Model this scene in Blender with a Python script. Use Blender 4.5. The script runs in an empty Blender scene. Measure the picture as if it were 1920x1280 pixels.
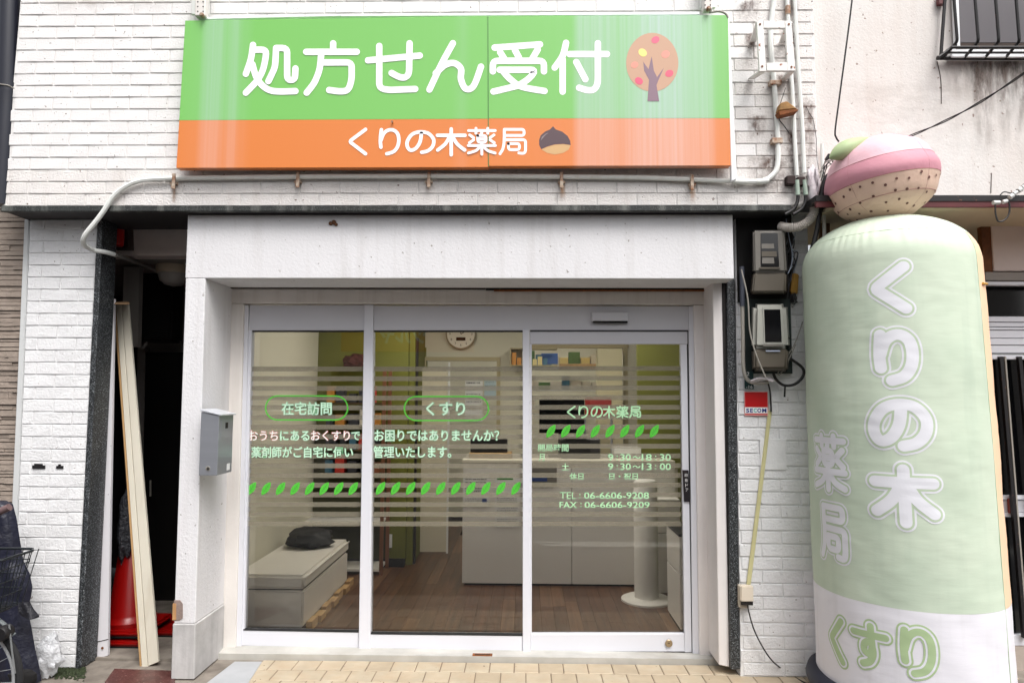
import bpy, bmesh, math, random
from mathutils import Vector, Matrix, noise
random.seed(7)
R = math.radians
scene = bpy.context.scene
C = scene.collection
# ------------------------------------------------------------------ camera
EYE = 1.662
F = 1280.0                                    # focal length in photograph pixels (24 mm on 36 mm)
ROT = Matrix.Rotation(R(1.10), 3, 'Z') @ Matrix.Rotation(R(4.466), 3, 'X') @ Matrix.Rotation(R(-0.254), 3, 'Y')
cam = bpy.data.cameras.new('camera')
cam.lens = 24; cam.sensor_width = 36; cam.clip_start = 0.05; cam.clip_end = 400
camo = bpy.data.objects.new('camera', cam); C.objects.link(camo)
camo.matrix_world = Matrix.Translation((0, 0, EYE)) @ (ROT @ Matrix.Rotation(R(90), 3, 'X')).to_4x4()
scene.camera = camo
# ------------------------------------------------------------------ world, sun, exposure
SUN_EL, SUN_AZ = R(58), R(28)                 # azimuth: to the right of straight behind the camera
world = bpy.data.worlds.new('World'); scene.world = world; world.use_nodes = True
wn = world.node_tree; wn.nodes.clear()
wo = wn.nodes.new('ShaderNodeOutputWorld'); wb = wn.nodes.new('ShaderNodeBackground')
sky = wn.nodes.new('ShaderNodeTexSky'); sky.sky_type = 'NISHITA'; sky.sun_disc = False
sky.sun_elevation = SUN_EL; sky.sun_rotation = R(180) - SUN_AZ
sky.air_density = 1.0; sky.dust_density = 6.0; sky.ozone_density = 1.0
# an overcast sky: the same sky with most of its blue taken out
hs = wn.nodes.new('ShaderNodeHueSaturation'); hs.inputs['Saturation'].default_value = 0.22
wn.links.new(sky.outputs[0], hs.inputs['Color']); wn.links.new(hs.outputs[0], wb.inputs[0])
wb.inputs[1].default_value = 0.15
wn.links.new(wb.outputs[0], wo.inputs[0])
sun = bpy.data.lights.new('sun', 'SUN'); sun.energy = 1.5; sun.angle = R(35); sun.color = (1.0, 0.975, 0.95)
suno = bpy.data.objects.new('sun', sun); C.objects.link(suno)
sd = Vector((math.sin(SUN_AZ) * math.cos(SUN_EL), -math.cos(SUN_AZ) * math.cos(SUN_EL), math.sin(SUN_EL)))
suno.rotation_euler = sd.to_track_quat('Z', 'Y').to_euler()
scene.view_settings.view_transform = 'Standard'; scene.view_settings.look = 'None'
scene.view_settings.gamma = 1; scene.view_settings.use_curve_mapping = False
scene.view_settings.exposure = 0.55
scene.render.engine = 'CYCLES'
scene.cycles.use_denoising = True
scene.cycles.max_bounces = 8; scene.cycles.transparent_max_bounces = 12
scene.cycles.sample_clamp_indirect = 4

# ------------------------------------------------------------------ measuring: a pixel seen on the plane y = Y
def U(px, py, Y):
    d = ROT @ Vector((px - 960, F, 640 - py))
    t = Y / d.y
    return Vector((d.x * t, Y, EYE + d.z * t))
def G(px, py, z=0.0):
    d = ROT @ Vector((px - 960, F, 640 - py))
    t = (z - EYE) / d.z
    return Vector((d.x * t, d.y * t, z))
def rect(px0, py0, px1, py1, Y):
    a, b, c, d = U(px0, py0, Y), U(px1, py0, Y), U(px1, py1, Y), U(px0, py1, Y)
    return (a.x + d.x) / 2, (b.x + c.x) / 2, (c.z + d.z) / 2, (a.z + b.z) / 2     # x0 x1 z0 z1

# planes of the facade (distance from the camera)
YU, YP, YL, YD, YG = 4.03, 4.09, 4.23, 4.50, 4.53

# ------------------------------------------------------------------ materials
MATS = {}
def lin(c):
    c = c / 255.0
    return c / 12.92 if c <= 0.04045 else ((c + 0.055) / 1.055) ** 2.4
def S(r, g, b): return (lin(r), lin(g), lin(b))
def nodes_of(m): return m.node_tree.nodes, m.node_tree.links
def mat(name, col, rough=0.6, metal=0.0, vary=0.0, vscale=6.0, col2=None, bump=0.0, bscale=60.0, bdist=0.004, spec=0.5,
        speck=None, streak=None, grain=None, coat=0.0, alpha=1.0, trans=0.0, emit=None, estr=0.0, stretch=(1, 1, 1), bstretch=(1, 1, 1)):
    """speck=(colour, scale, threshold) ; streak=(colour, strength) vertical runs ; grain=(colour, strength, axis stretch)"""
    if name in MATS: return MATS[name]
    m = bpy.data.materials.new(name); m.use_nodes = True; MATS[name] = m
    n, l = nodes_of(m); b = n['Principled BSDF']
    b.inputs['Roughness'].default_value = rough; b.inputs['Metallic'].default_value = metal
    b.inputs['Specular IOR Level'].default_value = spec
    b.inputs['Coat Weight'].default_value = coat
    b.inputs['Transmission Weight'].default_value = trans
    b.inputs['Alpha'].default_value = alpha
    if emit:
        b.inputs['Emission Color'].default_value = (*emit, 1); b.inputs['Emission Strength'].default_value = estr
    geo = n.new('ShaderNodeNewGeometry')
    def pos(sx=1, sy=1, sz=1):
        v = n.new('ShaderNodeVectorMath'); v.operation = 'MULTIPLY'; v.inputs[1].default_value = (sx, sy, sz)
        l.new(geo.outputs['Position'], v.inputs[0]); return v.outputs[0]
    def tex(scale, vec, detail=4.0, rough_=0.55):
        t = n.new('ShaderNodeTexNoise'); t.inputs['Scale'].default_value = scale
        t.inputs['Detail'].default_value = detail; t.inputs['Roughness'].default_value = rough_
        l.new(vec, t.inputs['Vector']); return t.outputs['Fac']
    def ramp(fac, a, b_):
        r = n.new('ShaderNodeMapRange'); r.inputs['From Min'].default_value = a; r.inputs['From Max'].default_value = b_
        l.new(fac, r.inputs['Value']); return r.outputs['Result']
    def mix(fac, ca, cb):
        x = n.new('ShaderNodeMix'); x.data_type = 'RGBA'
        if isinstance(fac, float): x.inputs[0].default_value = fac
        else: l.new(fac, x.inputs[0])
        for i, cc in ((6, ca), (7, cb)):
            if isinstance(cc, tuple): x.inputs[i].default_value = (*cc, 1)
            else: l.new(cc, x.inputs[i])
        return x.outputs[2]
    cur = tuple(col)
    if vary or col2:
        c2 = col2 if col2 else tuple(max(0, c * (1 - vary)) for c in col)
        cur = mix(ramp(tex(vscale, pos(*stretch)), 0.3, 0.7), cur, c2)
    if grain:
        cur = mix(ramp(tex(1.0, pos(*grain[2]), 6), 0.35, 0.75), cur, grain[0]) if grain[1] >= 1 else cur
        if grain[1] < 1:
            mm = n.new('ShaderNodeMath'); mm.operation = 'MULTIPLY'; mm.inputs[1].default_value = grain[1]
            l.new(ramp(tex(1.0, pos(*grain[2]), 6), 0.35, 0.75), mm.inputs[0]); cur = mix(mm.outputs[0], cur, grain[0])
    if speck:
        specks = speck if isinstance(speck, list) else [speck]
        for sc, ss, st in specks:
            cur = mix(ramp(tex(ss, pos(), 2, 0.5), st, st + 0.04), cur, sc)
    if streak:
        mm = n.new('ShaderNodeMath'); mm.operation = 'MULTIPLY'; mm.inputs[1].default_value = streak[1]
        l.new(ramp(tex(1.0, pos(14, 14, 0.9), 5), 0.52, 0.8), mm.inputs[0]); cur = mix(mm.outputs[0], cur, streak[0])
    if isinstance(cur, tuple): b.inputs['Base Color'].default_value = (*cur, 1)
    else: l.new(cur, b.inputs['Base Color'])
    if bump:
        bp = n.new('ShaderNodeBump'); bp.inputs['Strength'].default_value = bump; bp.inputs['Distance'].default_value = bdist
        l.new(tex(bscale, pos(*bstretch), 5, 0.6), bp.inputs['Height']); l.new(bp.outputs[0], b.inputs['Normal'])
    return m

WHITE = S(233, 229, 226)
M_brick = mat('painted_brick', S(230, 228, 227), 0.75, vary=0.04, vscale=3, bump=0.7, bscale=85, bdist=0.005,
              speck=[(S(120, 112, 105), 60, 0.71)])
M_brick_dirty = mat('painted_brick_dirty', S(228, 224, 221), 0.78, vary=0.07, vscale=2.5, bump=0.9, bscale=85, bdist=0.007,
              speck=[(S(110, 90, 80), 45, 0.69)], streak=(S(170, 152, 140), 0.22))
M_brick_low = mat('painted_brick_low', S(228, 228, 229), 0.75, vary=0.05, vscale=3, bump=0.9, bscale=70, bdist=0.006,
              speck=[(S(130, 120, 112), 60, 0.72)])
M_mortar = mat('painted_mortar', S(230, 228, 226), 0.85, vary=0.12, vscale=9, bump=0.5, bscale=90)
M_mortar_low = mat('painted_mortar_low', S(230, 230, 230), 0.85, vary=0.1, vscale=9, bump=0.5, bscale=90)
M_portal = mat('portal_render', S(222, 221, 223), 0.8, vary=0.05, vscale=2.5, bump=0.5, bscale=55, bdist=0.006,
               speck=[(S(150, 145, 140), 38, 0.72)], streak=(S(176, 170, 165), 0.3))
M_reveal = mat('reveal_paint', S(226, 228, 228), 0.7, vary=0.06, vscale=3, bump=0.35, bscale=60)
M_skirt = mat('mortar_skirting', S(196, 194, 193), 0.8, vary=0.25, vscale=7, bump=0.6, bscale=30, streak=(S(120, 118, 116), 0.5))
M_terrazzo = mat('black_terrazzo', S(30, 32, 34), 0.42, bump=0.25, bscale=120, bdist=0.002,
                 speck=[(S(96, 100, 104), 130, 0.56), (S(170, 176, 178), 170, 0.63)])
M_ledge = mat('ledge_terrazzo', S(44, 47, 46), 0.6, bump=0.5, bscale=90, vary=0.4, vscale=5,
              speck=[(S(92, 96, 94), 150, 0.60)], streak=(S(150, 152, 146), 0.6))
M_alu = mat('white_aluminium', S(216, 217, 224), 0.36, 0.0, vary=0.03, vscale=2)
M_alu_hd = mat('header_aluminium', S(200, 200, 206), 0.38, 0.0, vary=0.03)
M_seal = mat('black_seal', S(28, 28, 30), 0.6)
M_cream = mat('cream_timber', S(226, 221, 216), 0.6, vary=0.1, vscale=3, bump=0.3, bscale=50, streak=(S(150, 130, 110), 0.25))
M_pinkjamb = mat('pinkish_jamb', S(228, 223, 221), 0.6, vary=0.08, vscale=4, bump=0.2, bscale=60)
M_guide = mat('brass_guide', S(206, 170, 84), 0.4, 0.3, vary=0.3, vscale=8)
M_dark = mat('dark_gap', S(26, 22, 20), 0.8)
M_brown = mat('dark_brown_wood', S(62, 44, 34), 0.7, vary=0.4, vscale=8)
M_pipe = mat('white_pvc', S(230, 232, 228), 0.45, vary=0.08, vscale=5, streak=(S(160, 140, 110), 0.25))
M_pipe_white = mat('bright_white_pvc', S(238, 240, 242), 0.4, vary=0.03)
M_rust = mat('rust', S(140, 82, 40), 0.85, vary=0.5, vscale=40, bump=0.4, bscale=150)
M_clamp = mat('rusty_galvanised', S(196, 186, 170), 0.6, 0.2, col2=S(130, 78, 40), vscale=35)
M_black = mat('black_cable', S(24, 22, 24), 0.5)
M_blackmetal = mat('black_steel', S(24, 22, 24), 0.5, 0.1, speck=(S(96, 60, 46), 60, 0.68))
M_greyplastic = mat('grey_plastic', S(150, 146, 138), 0.5, vary=0.1, vscale=5)
M_darkglass = mat('dark_glass', S(14, 14, 16), 0.08, spec=0.6)
M_white = mat('white_paint', S(236, 236, 236), 0.5)
M_steel = mat('stainless', S(165, 168, 176), 0.32, 0.55, vary=0.08, vscale=3, stretch=(1, 1, 8))
M_green_sign = None

# ------------------------------------------------------------------ mesh building
class MB:
    def __init__(s): s.v = []; s.f = []; s.mi = []; s.k = 0
    def face(s, *idx): s.f.append(tuple(idx)); s.mi.append(s.k)
    def add(s, vs, fs):
        o = len(s.v); s.v.extend([Vector(p) for p in vs])
        for f in fs: s.f.append(tuple(i + o for i in f)); s.mi.append(s.k)
        return s
    def hexa(s, p):      # p: 4 front corners (TL TR BR BL), 4 back corners
        return s.add(p, [(0, 3, 2, 1), (4, 5, 6, 7), (0, 1, 5, 4), (1, 2, 6, 5), (2, 3, 7, 6), (3, 0, 4, 7)])
    def box(s, x0, x1, y0, y1, z0, z1):
        return s.hexa([(x0, y0, z1), (x1, y0, z1), (x1, y0, z0), (x0, y0, z0), (x0, y1, z1), (x1, y1, z1), (x1, y1, z0), (x0, y1, z0)])
    def pbox(s, px0, py0, px1, py1, Y, d):
        x0, x1, z0, z1 = rect(px0, py0, px1, py1, Y); return s.box(x0, x1, Y, Y + d, z0, z1)
    def qbox(s, q, Y, d):      # q: TL TR BR BL in pixels, leaning edges allowed
        p = [U(a, b, Y) for a, b in q]; return s.hexa(p + [v + Vector((0, d, 0)) for v in p])
    def prism(s, pts, y0, y1):   # pts [(x,z)] counter-clockwise seen from the camera
        n = len(pts)
        vs = [(x, y0, z) for x, z in pts] + [(x, y1, z) for x, z in pts]
        fs = [tuple(range(n)), tuple(range(2 * n - 1, n - 1, -1))] + [(i, i + n, (i + 1) % n + n, (i + 1) % n) for i in range(n)]
        return s.add(vs, fs)
    def tube(s, pts, r, n=8, caps=True):
        pts = [Vector(p) for p in pts]; rr = r if isinstance(r, (list, tuple)) else [r] * len(pts)
        t0 = (pts[1] - pts[0]).normalized()
        nrm = t0.cross(Vector((0, 0, 1)))
        if nrm.length < 1e-3: nrm = t0.cross(Vector((0, 1, 0)))
        nrm.normalize(); o = len(s.v)
        for i, p in enumerate(pts):
            a = pts[max(i - 1, 0)]; b = pts[min(i + 1, len(pts) - 1)]; t = (b - a).normalized()
            nrm = (nrm - t * nrm.dot(t));
            if nrm.length < 1e-6: nrm = t.orthogonal()
            nrm.normalize(); bi = t.cross(nrm)
            for k in range(n):
                an = 2 * math.pi * k / n
                s.v.append(p + (nrm * math.cos(an) + bi * math.sin(an)) * rr[i])
        for i in range(len(pts) - 1):
            for k in range(n):
                a = o + i * n + k; b = o + i * n + (k + 1) % n
                s.face(a, b, b + n, a + n)
        if caps:
            s.face(*[o + k for k in range(n - 1, -1, -1)]); e = o + (len(pts) - 1) * n
            s.face(*[e + k for k in range(n)])
        return s
    def lathe(s, c, prof, n=24, axis='Z'):   # prof [(r, h)]
        o = len(s.v); c = Vector(c)
        for r, h in prof:
            for k in range(n):
                a = 2 * math.pi * k / n
                if axis == 'Z': s.v.append(c + Vector((r * math.cos(a), r * math.sin(a), h)))
                else: s.v.append(c + Vector((r * math.cos(a), -h, r * math.sin(a))))
        for i in range(len(prof) - 1):
            for k in range(n):
                a = o + i * n + k; b = o + i * n + (k + 1) % n
                s.face(a, b, b + n, a + n)
        s.face(*[o + k for k in range(n - 1, -1, -1)]); e = o + (len(prof) - 1) * n
        s.face(*[e + k for k in range(n)])
        return s
    def build(s, name, m, parent=None, bevel=0.0, smooth=False, seg=1):
        me = bpy.data.meshes.new(name); me.from_pydata([tuple(v) for v in s.v], [], s.f)
        ms = m if isinstance(m, (list, tuple)) else [m]
        for x in ms: me.materials.append(x)
        for p, k in zip(me.polygons, s.mi): p.material_index = min(k, len(ms) - 1)
        bm = bmesh.new(); bm.from_mesh(me)
        bmesh.ops.recalc_face_normals(bm, faces=bm.faces)
        if bevel:
            es = [e for e in bm.edges if len(e.link_faces) == 2 and e.calc_face_angle(0) > 0.5]
            bmesh.ops.bevel(bm, geom=es, offset=bevel, segments=seg, affect='EDGES', clamp_overlap=True)
        bm.to_mesh(me); bm.free()
        if smooth:
            me.polygons.foreach_set('use_smooth', [True] * len(me.polygons))
            me.set_sharp_from_angle(angle=R(40))
        o = bpy.data.objects.new(name, me); C.objects.link(o)
        if parent is not None: o.parent = parent
        return o
def tag(o, label=None, cat=None, group=None, kind=None):
    if label: o['label'] = label
    if cat: o['category'] = cat
    if group: o['group'] = group
    if kind: o['kind'] = kind
    return o
def thing(name, label, cat, group=None):
    o = bpy.data.objects.new(name, None); C.objects.link(o); o.empty_display_size = 0.1
    return tag(o, label, cat, group)
def setup_origin(root, p):          # put the Empty at its thing's base; children keep their places
    p = Vector(p); root.location = p
    for ch in C.objects:
        if ch.parent is root: ch.location = ch.location - p
def smoothpts(pts, n=6):
    """Catmull-Rom through the points"""
    P = [Vector(p) for p in pts]
    if len(P) < 3: return P
    out = []
    for i in range(len(P) - 1):
        p0 = P[max(i - 1, 0)]; p1 = P[i]; p2 = P[i + 1]; p3 = P[min(i + 2, len(P) - 1)]
        for k in range(n):
            t = k / n
            out.append(0.5 * ((2 * p1) + (p2 - p0) * t + (2 * p0 - 5 * p1 + 4 * p2 - p3) * t * t + (3 * p1 - p0 - 3 * p2 + p3) * t ** 3))
    out.append(P[-1]); return out
def fillet(pts, d):
    """polyline with its corners rounded off over the distance d"""
    P = [Vector(p) for p in pts]; out = [P[0]]
    for i in range(1, len(P) - 1):
        a = P[i - 1] - P[i]; b = P[i + 1] - P[i]; da = min(d, a.length / 2.05); db = min(d, b.length / 2.05)
        s_ = P[i] + a.normalized() * da; e_ = P[i] + b.normalized() * db
        for k in range(5):
            t = k / 4; out.append(s_ * (1 - t) ** 2 + P[i] * 2 * t * (1 - t) + e_ * t * t)
    out.append(P[-1]); return out
def PX(lst, Y): return [U(a, b, Y) for a, b in lst]

# ------------------------------------------------------------------ lettering in strokes (round gothic), 0..100 grid, y down
GL = {
'処': [('C', (18, 5), (14, 32), (5, 60)), ('L', (19, 14), (42, 14), (41, 30), (36, 54), (26, 73), (5, 96)),
      ('C', (17, 42), (24, 66), (37, 84), (56, 93), (95, 93)), ('L', (60, 11), (58, 48), (46, 74)), ('L', (60, 11), (80, 11), (80, 72), (94, 72), (95, 50))],
'方': [('L', (53, 3), (53, 18)), ('L', (5, 19), (95, 19)), ('C', (32, 19), (29, 50), (20, 76), (6, 96)),
      ('L', (33, 39), (86, 39), (86, 72), (80, 92), (66, 94), (46, 91))],
'せ': [('L', (4, 36), (96, 27)), ('L', (24, 9), (24, 88), (40, 92), (88, 90)), ('L', (78, 4), (77, 62), (70, 69), (60, 68), (46, 60))],
'ん': [('C', (46, 4), (26, 45), (5, 95)), ('C', (16, 63), (32, 47), (48, 43), (60, 54), (60, 74), (68, 93), (82, 88), (95, 50))],
'受': [('L', (8, 12), (88, 6)), ('L', (18, 21), (25, 33)), ('L', (44, 17), (51, 31)), ('L', (84, 16), (75, 32)),
      ('L', (5, 57), (5, 37), (95, 37), (95, 57)), ('L', (17, 54), (81, 54), (70, 70), (50, 84), (6, 95)), ('C', (23, 57), (36, 72), (56, 86), (96, 94))],
'付': [('C', (24, 4), (18, 28), (4, 50)), ('L', (18, 35), (18, 95)), ('L', (30, 25), (96, 25)), ('L', (80, 5), (80, 80), (74, 92), (62, 93), (47, 88)),
      ('L', (42, 40), (58, 72))],
'く': [('L', (80, 4), (17, 50), (80, 97))],
'り': [('C', (17, 5), (14, 28), (13, 50), (15, 72)), ('C', (15, 46), (26, 20), (44, 7), (64, 7), (80, 20), (85, 44), (80, 70), (64, 89), (38, 97))],
'の': [('C', (53, 14), (48, 50), (34, 76), (16, 84), (5, 68), (6, 44), (22, 18), (48, 8), (76, 14), (94, 38), (92, 66), (76, 86), (54, 93))],
'木': [('L', (4, 27), (96, 27)), ('L', (50, 4), (50, 97)), ('C', (46, 30), (30, 58), (5, 80)), ('C', (54, 30), (70, 58), (95, 80))],
'薬': [('L', (5, 12), (95, 12)), ('L', (30, 4), (30, 22)), ('L', (70, 4), (70, 22)), ('L', (50, 20), (46, 28)),
      ('L', (36, 30), (64, 30), (64, 54), (36, 54), (36, 30)), ('L', (36, 42), (64, 42)), ('L', (9, 28), (22, 38)), ('L', (22, 46), (8, 56)),
      ('L', (91, 28), (78, 38)), ('L', (78, 46), (92, 56)), ('L', (4, 66), (96, 66)), ('L', (50, 56), (50, 97)),
      ('C', (46, 68), (30, 84), (5, 93)), ('C', (54, 68), (70, 84), (95, 93))],
'局': [('L', (20, 6), (88, 6), (88, 28), (20, 28)), ('C', (20, 6), (19, 50), (15, 76), (5, 95)), ('L', (22, 44), (93, 44), (93, 86), (87, 94), (70, 92)),
      ('L', (34, 58), (72, 58), (72, 80), (34, 80), (34, 58))],
'す': [('L', (4, 26), (96, 24)), ('C', (56, 4), (57, 30), (58, 55), (50, 70), (36, 66), (36, 50), (48, 42), (58, 50), (60, 70), (50, 88), (30, 97))],
}
def stroke_lines(ch):
    out = []
    for st in GL[ch]:
        pts = [Vector((a, b, 0)) for a, b in st[1:]]
        out.append(smoothpts(pts, 6) if st[0] == 'C' else fillet(pts, 9))
    return out
def ribbon(mb, line, w, fmap, dense=0):
    """a band of half width w with round ends along line; fmap(u, v) -> point"""
    L = [line[0]]
    for p in line[1:]:
        if (p - L[-1]).length > 0.4: L.append(p)
    if dense:
        D = [L[0]]
        for p in L[1:]:
            k = max(1, int((p - D[-1]).length / dense)); a = D[-1]
            D += [a.lerp(p, (i + 1) / k) for i in range(k)]
        L = D
    rows = []
    t = (L[1] - L[0]).normalized(); n_ = Vector((-t.y, t.x, 0))
    K = 5
    for i in range(K):
        a = math.pi / 2 * i / K
        rows.append((L[0] - t * w * math.cos(a), n_, w * math.sin(a) if i else w * 0.02))
    for i, p in enumerate(L):
        a = L[max(i - 1, 0)]; b = L[min(i + 1, len(L) - 1)]; t = (b - a).normalized()
        rows.append((p, Vector((-t.y, t.x, 0)), w))
    t = (L[-1] - L[-2]).normalized(); n_ = Vector((-t.y, t.x, 0))
    for i in range(K - 1, -1, -1):
        a = math.pi / 2 * i / K
        rows.append((L[-1] + t * w * math.cos(a), n_, w * math.sin(a) if i else w * 0.02))
    o = len(mb.v); cols = 4 if dense else 2
    for p, nn, ww in rows:
        for c in range(cols):
            q = p + nn * ww * (2 * c / (cols - 1) - 1); mb.v.append(fmap(q.x, q.y))
    for i in range(len(rows) - 1):
        for c in range(cols - 1):
            a = o + i * cols + c; mb.face(a, a + 1, a + cols + 1, a + cols)
def glyph_flat(mb, ch, px0, py0, px1, py1, Y, w, lift=0.0):
    """one character inside a pixel box on the plane y = Y; w = half stroke width in pixels"""
    sx = (px1 - px0) / 100; sy = (py1 - py0) / 100
    for i, ln in enumerate(stroke_lines(ch)):
        dy = -lift - i * 0.00025
        pl = [Vector((px0 + p.x * sx, py0 + p.y * sy, 0)) for p in ln]
        ribbon(mb, pl, w, lambda a, b, dy=dy: U(a, b, Y) + Vector((0, dy, 0)))
def text_px(s, px0, py0, px1, py1, Y, m, parent, name='lettering', off=0.0, res=3):
    """flat text filling a pixel box on the plane y = Y"""
    cu = bpy.data.curves.new('text', 'FONT'); cu.body = s; cu.offset = off; cu.resolution_u = res
    to = bpy.data.objects.new('text', cu); C.objects.link(to)
    bpy.context.view_layer.update()
    dg = bpy.context.evaluated_depsgraph_get()
    me = bpy.data.meshes.new_from_object(to.evaluated_get(dg))
    C.objects.unlink(to); bpy.data.objects.remove(to); bpy.data.curves.remove(cu)
    xs = [v.co.x for v in me.vertices]; ys = [v.co.y for v in me.vertices]
    x0, x1, y0, y1 = min(xs), max(xs), min(ys), max(ys)
    for v in me.vertices:
        v.co = U(px0 + (v.co.x - x0) / (x1 - x0) * (px1 - px0), py1 - (v.co.y - y0) / (y1 - y0) * (py1 - py0), Y)
    me.materials.clear(); me.materials.append(m)
    for p in me.polygons: p.material_index = 0
    o = bpy.data.objects.new(name, me); C.objects.link(o); o.parent = parent
    return o
# ================================================================== GROUND AND SETTING
M_asphalt = mat('asphalt', (0.05, 0.05, 0.052), 0.9, vary=0.3, vscale=12, bump=0.6, bscale=200)
M_tile = mat('cream_tile', S(188, 175, 152), 0.55, vary=0.2, vscale=7, bump=0.15, bscale=80, speck=[(S(90, 76, 60), 34, 0.71), (S(60, 54, 48), 90, 0.74)],
             grain=(S(170, 142, 112), 0.5, (9, 9, 9)))
M_tile2 = mat('cream_tile_worn', S(178, 162, 138), 0.6, vary=0.18, vscale=9, bump=0.15, bscale=80, speck=(S(90, 76, 60), 30, 0.72))
M_grout = mat('grout', S(138, 122, 104), 0.9, vary=0.4, vscale=14)
M_marble = mat('white_marble', S(196, 194, 188), 0.4, col2=S(166, 162, 154), vscale=5, grain=(S(150, 150, 146), 0.6, (5, 14, 5)))
M_concrete = mat('concrete', S(142, 134, 124), 0.85, vary=0.35, vscale=6, bump=0.5, bscale=70, col2=S(96, 88, 80))
M_slab = mat('grey_slab', S(170, 172, 175), 0.6, vary=0.12, vscale=8, bump=0.2, bscale=40)
M_moss = mat('moss', (0.035, 0.05, 0.018), 0.95, vary=0.5, vscale=40, bump=0.8, bscale=150)
M_line = mat('worn_white_line', S(226, 224, 216), 0.8, vary=0.1, vscale=20)

g = MB().box(-40, 40, -40, 60, -0.3, -0.06).build('ground', M_asphalt); tag(g, kind='structure')
g = MB().box(-7, 7, 3.25, 5.2, -0.2, -0.0045).build('pavement', M_concrete); tag(g, kind='structure')
ap = MB().box(G(458, 1278).x, 2.9, 3.72, YD - 0.07, -0.1, -0.004).build('tiled_apron', M_grout); tag(ap, kind='structure')
# square tiles in a running bond, 150 mm
T = 0.150; yb = YD - 0.105
tl = {}
def tile_mesh(w, d, k):
    key = (round(w, 3), round(d, 3), k)
    if key in tl: return tl[key]
    mb = MB().box(0.003, w - 0.003, 0.003, d - 0.003, -0.012, 0.0)
    me = bpy.data.meshes.new('tile'); me.from_pydata([tuple(v) for v in mb.v], [], mb.f)
    bm = bmesh.new(); bm.from_mesh(me); bmesh.ops.recalc_face_normals(bm, faces=bm.faces)
    top = [e for e in bm.edges if all(v.co.z > -0.001 for v in e.verts)]
    bmesh.ops.bevel(bm, geom=top, offset=0.0025, segments=1, affect='EDGES'); bm.to_mesh(me); bm.free()
    me.materials.append(M_tile if k == 0 else M_tile2); tl[key] = me; return me
for r_ in range(5):
    y0 = yb - T * (r_ + 1); off = 0 if r_ % 2 else T / 2
    xL = G(490, 1240).x + (0.0 if r_ == 0 else -0.004)
    x = xL - off
    while x < 2.85:
        x0 = max(x, xL); w = x + T - x0
        if w > 0.03:
            o = bpy.data.objects.new('tile', tile_mesh(w, T, 0 if random.random() < 0.7 else 1)); C.objects.link(o); o.parent = ap
            o.location = (x0, y0, random.uniform(-0.0012, 0.0012))
            o.rotation_euler = (random.uniform(-.003, .003), random.uniform(-.003, .003), 0)
        x += T
sill = thing('door_sill', 'veined white marble sill running under the glass doors', 'sill')
a = U(408, 1243, YD - 0.1); b = U(1352, 1245, YD - 0.1)
zsl, zsr = U(449, 1209.5, YD).z, U(1300, 1224, YD).z
MB().hexa([(a.x, YD - .1, .034), (b.x, YD - .1, .034), (b.x, YD - .1, -.03), (a.x, YD - .1, -.03), (a.x, YD - .004, zsl), (b.x, YD - .004, zsr), (b.x, YD - .004, -.03), (a.x, YD - .004, -.03)]).build('sill_slab', M_marble, sill)
MB().hexa([(a.x, YD - .0035, zsl), (b.x, YD - .0035, zsr), (b.x, YD - .0035, -.03), (a.x, YD - .0035, -.03), (a.x, YD + .09, zsl), (b.x, YD + .09, zsr), (b.x, YD + .09, -.03), (a.x, YD + .09, -.03)]).build('sill_back', M_marble, sill)
px = G(903, 1236, 0.04); zz = .0375
MB().hexa([(px.x - .062, YD - .094, zz), (px.x + .062, YD - .094, zz), (px.x + .062, YD - .094, 0.03), (px.x - .062, YD - .094, .03), (px.x - .062, YD - .066, zz + .004), (px.x + .062, YD - .066, zz + .004), (px.x + .062, YD - .066, .03), (px.x - .062, YD - .066, .03)]).build('drain_plate', M_rust, sill)
MB().box(px.x - 0.048, px.x + 0.048, YD - 0.086, YD - 0.078, 0.0375, 0.0405).build('drain_slot', M_dark, sill)
p = [G(440, 1240), G(491, 1240), G(464, 1282), G(385, 1282)]
mb = MB(); mb.add([v + Vector((0, 0, 0.002)) for v in p] + [v + Vector((0, 0, -0.02)) for v in p], [(0, 1, 2, 3), (4, 7, 6, 5), (0, 4, 5, 1), (1, 5, 6, 2), (2, 6, 7, 3), (3, 7, 4, 0)])
tag(mb.build('paving_slab', M_slab), 'smooth grey slab at the foot of the white pier, left of the cream tiles', 'slab')
# worn white line on the road
mb = MB()
for k in range(5):
    y = 0.86 + k * 0.05 + random.uniform(-.01, .01); x0 = 0.05 + random.uniform(0, 0.45) - k * .02
    mb.box(x0, 8, y, y + 0.03, -0.0598, -0.056)
tag(mb.build('road_marking', M_line), kind='structure')
# floor of the passage
tag(MB().box(-2.95, U(345, 900, YP).x + 0.02, 4.36, 7.2, -0.1, 0.012).build('passage_floor', M_concrete), kind='structure')
p = [G(214, 1252, 0.005), G(330, 1256, 0.005), G(326, 1300, 0.005), G(318, 1340, 0.005), G(150, 1340, 0.005)]
mb = MB(); n5 = len(p); mb.add(p + [v + Vector((0, 0, -0.02)) for v in p], [tuple(range(n5)), tuple(range(2 * n5 - 1, n5 - 1, -1))] + [(i, i + n5, (i + 1) % n5 + n5, (i + 1) % n5) for i in range(n5)])
M_mat = mat('wet_red_mat', S(92, 58, 54), 0.38, vary=0.4, vscale=18, bump=0.6, bscale=120, speck=(S(150, 120, 116), 90, 0.66))
tag(mb.build('doormat', M_mat, bevel=0.004), 'wet dark red mat on the concrete in front of the narrow passage', 'mat')
mb = MB(); rnd = random.Random(3)
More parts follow.
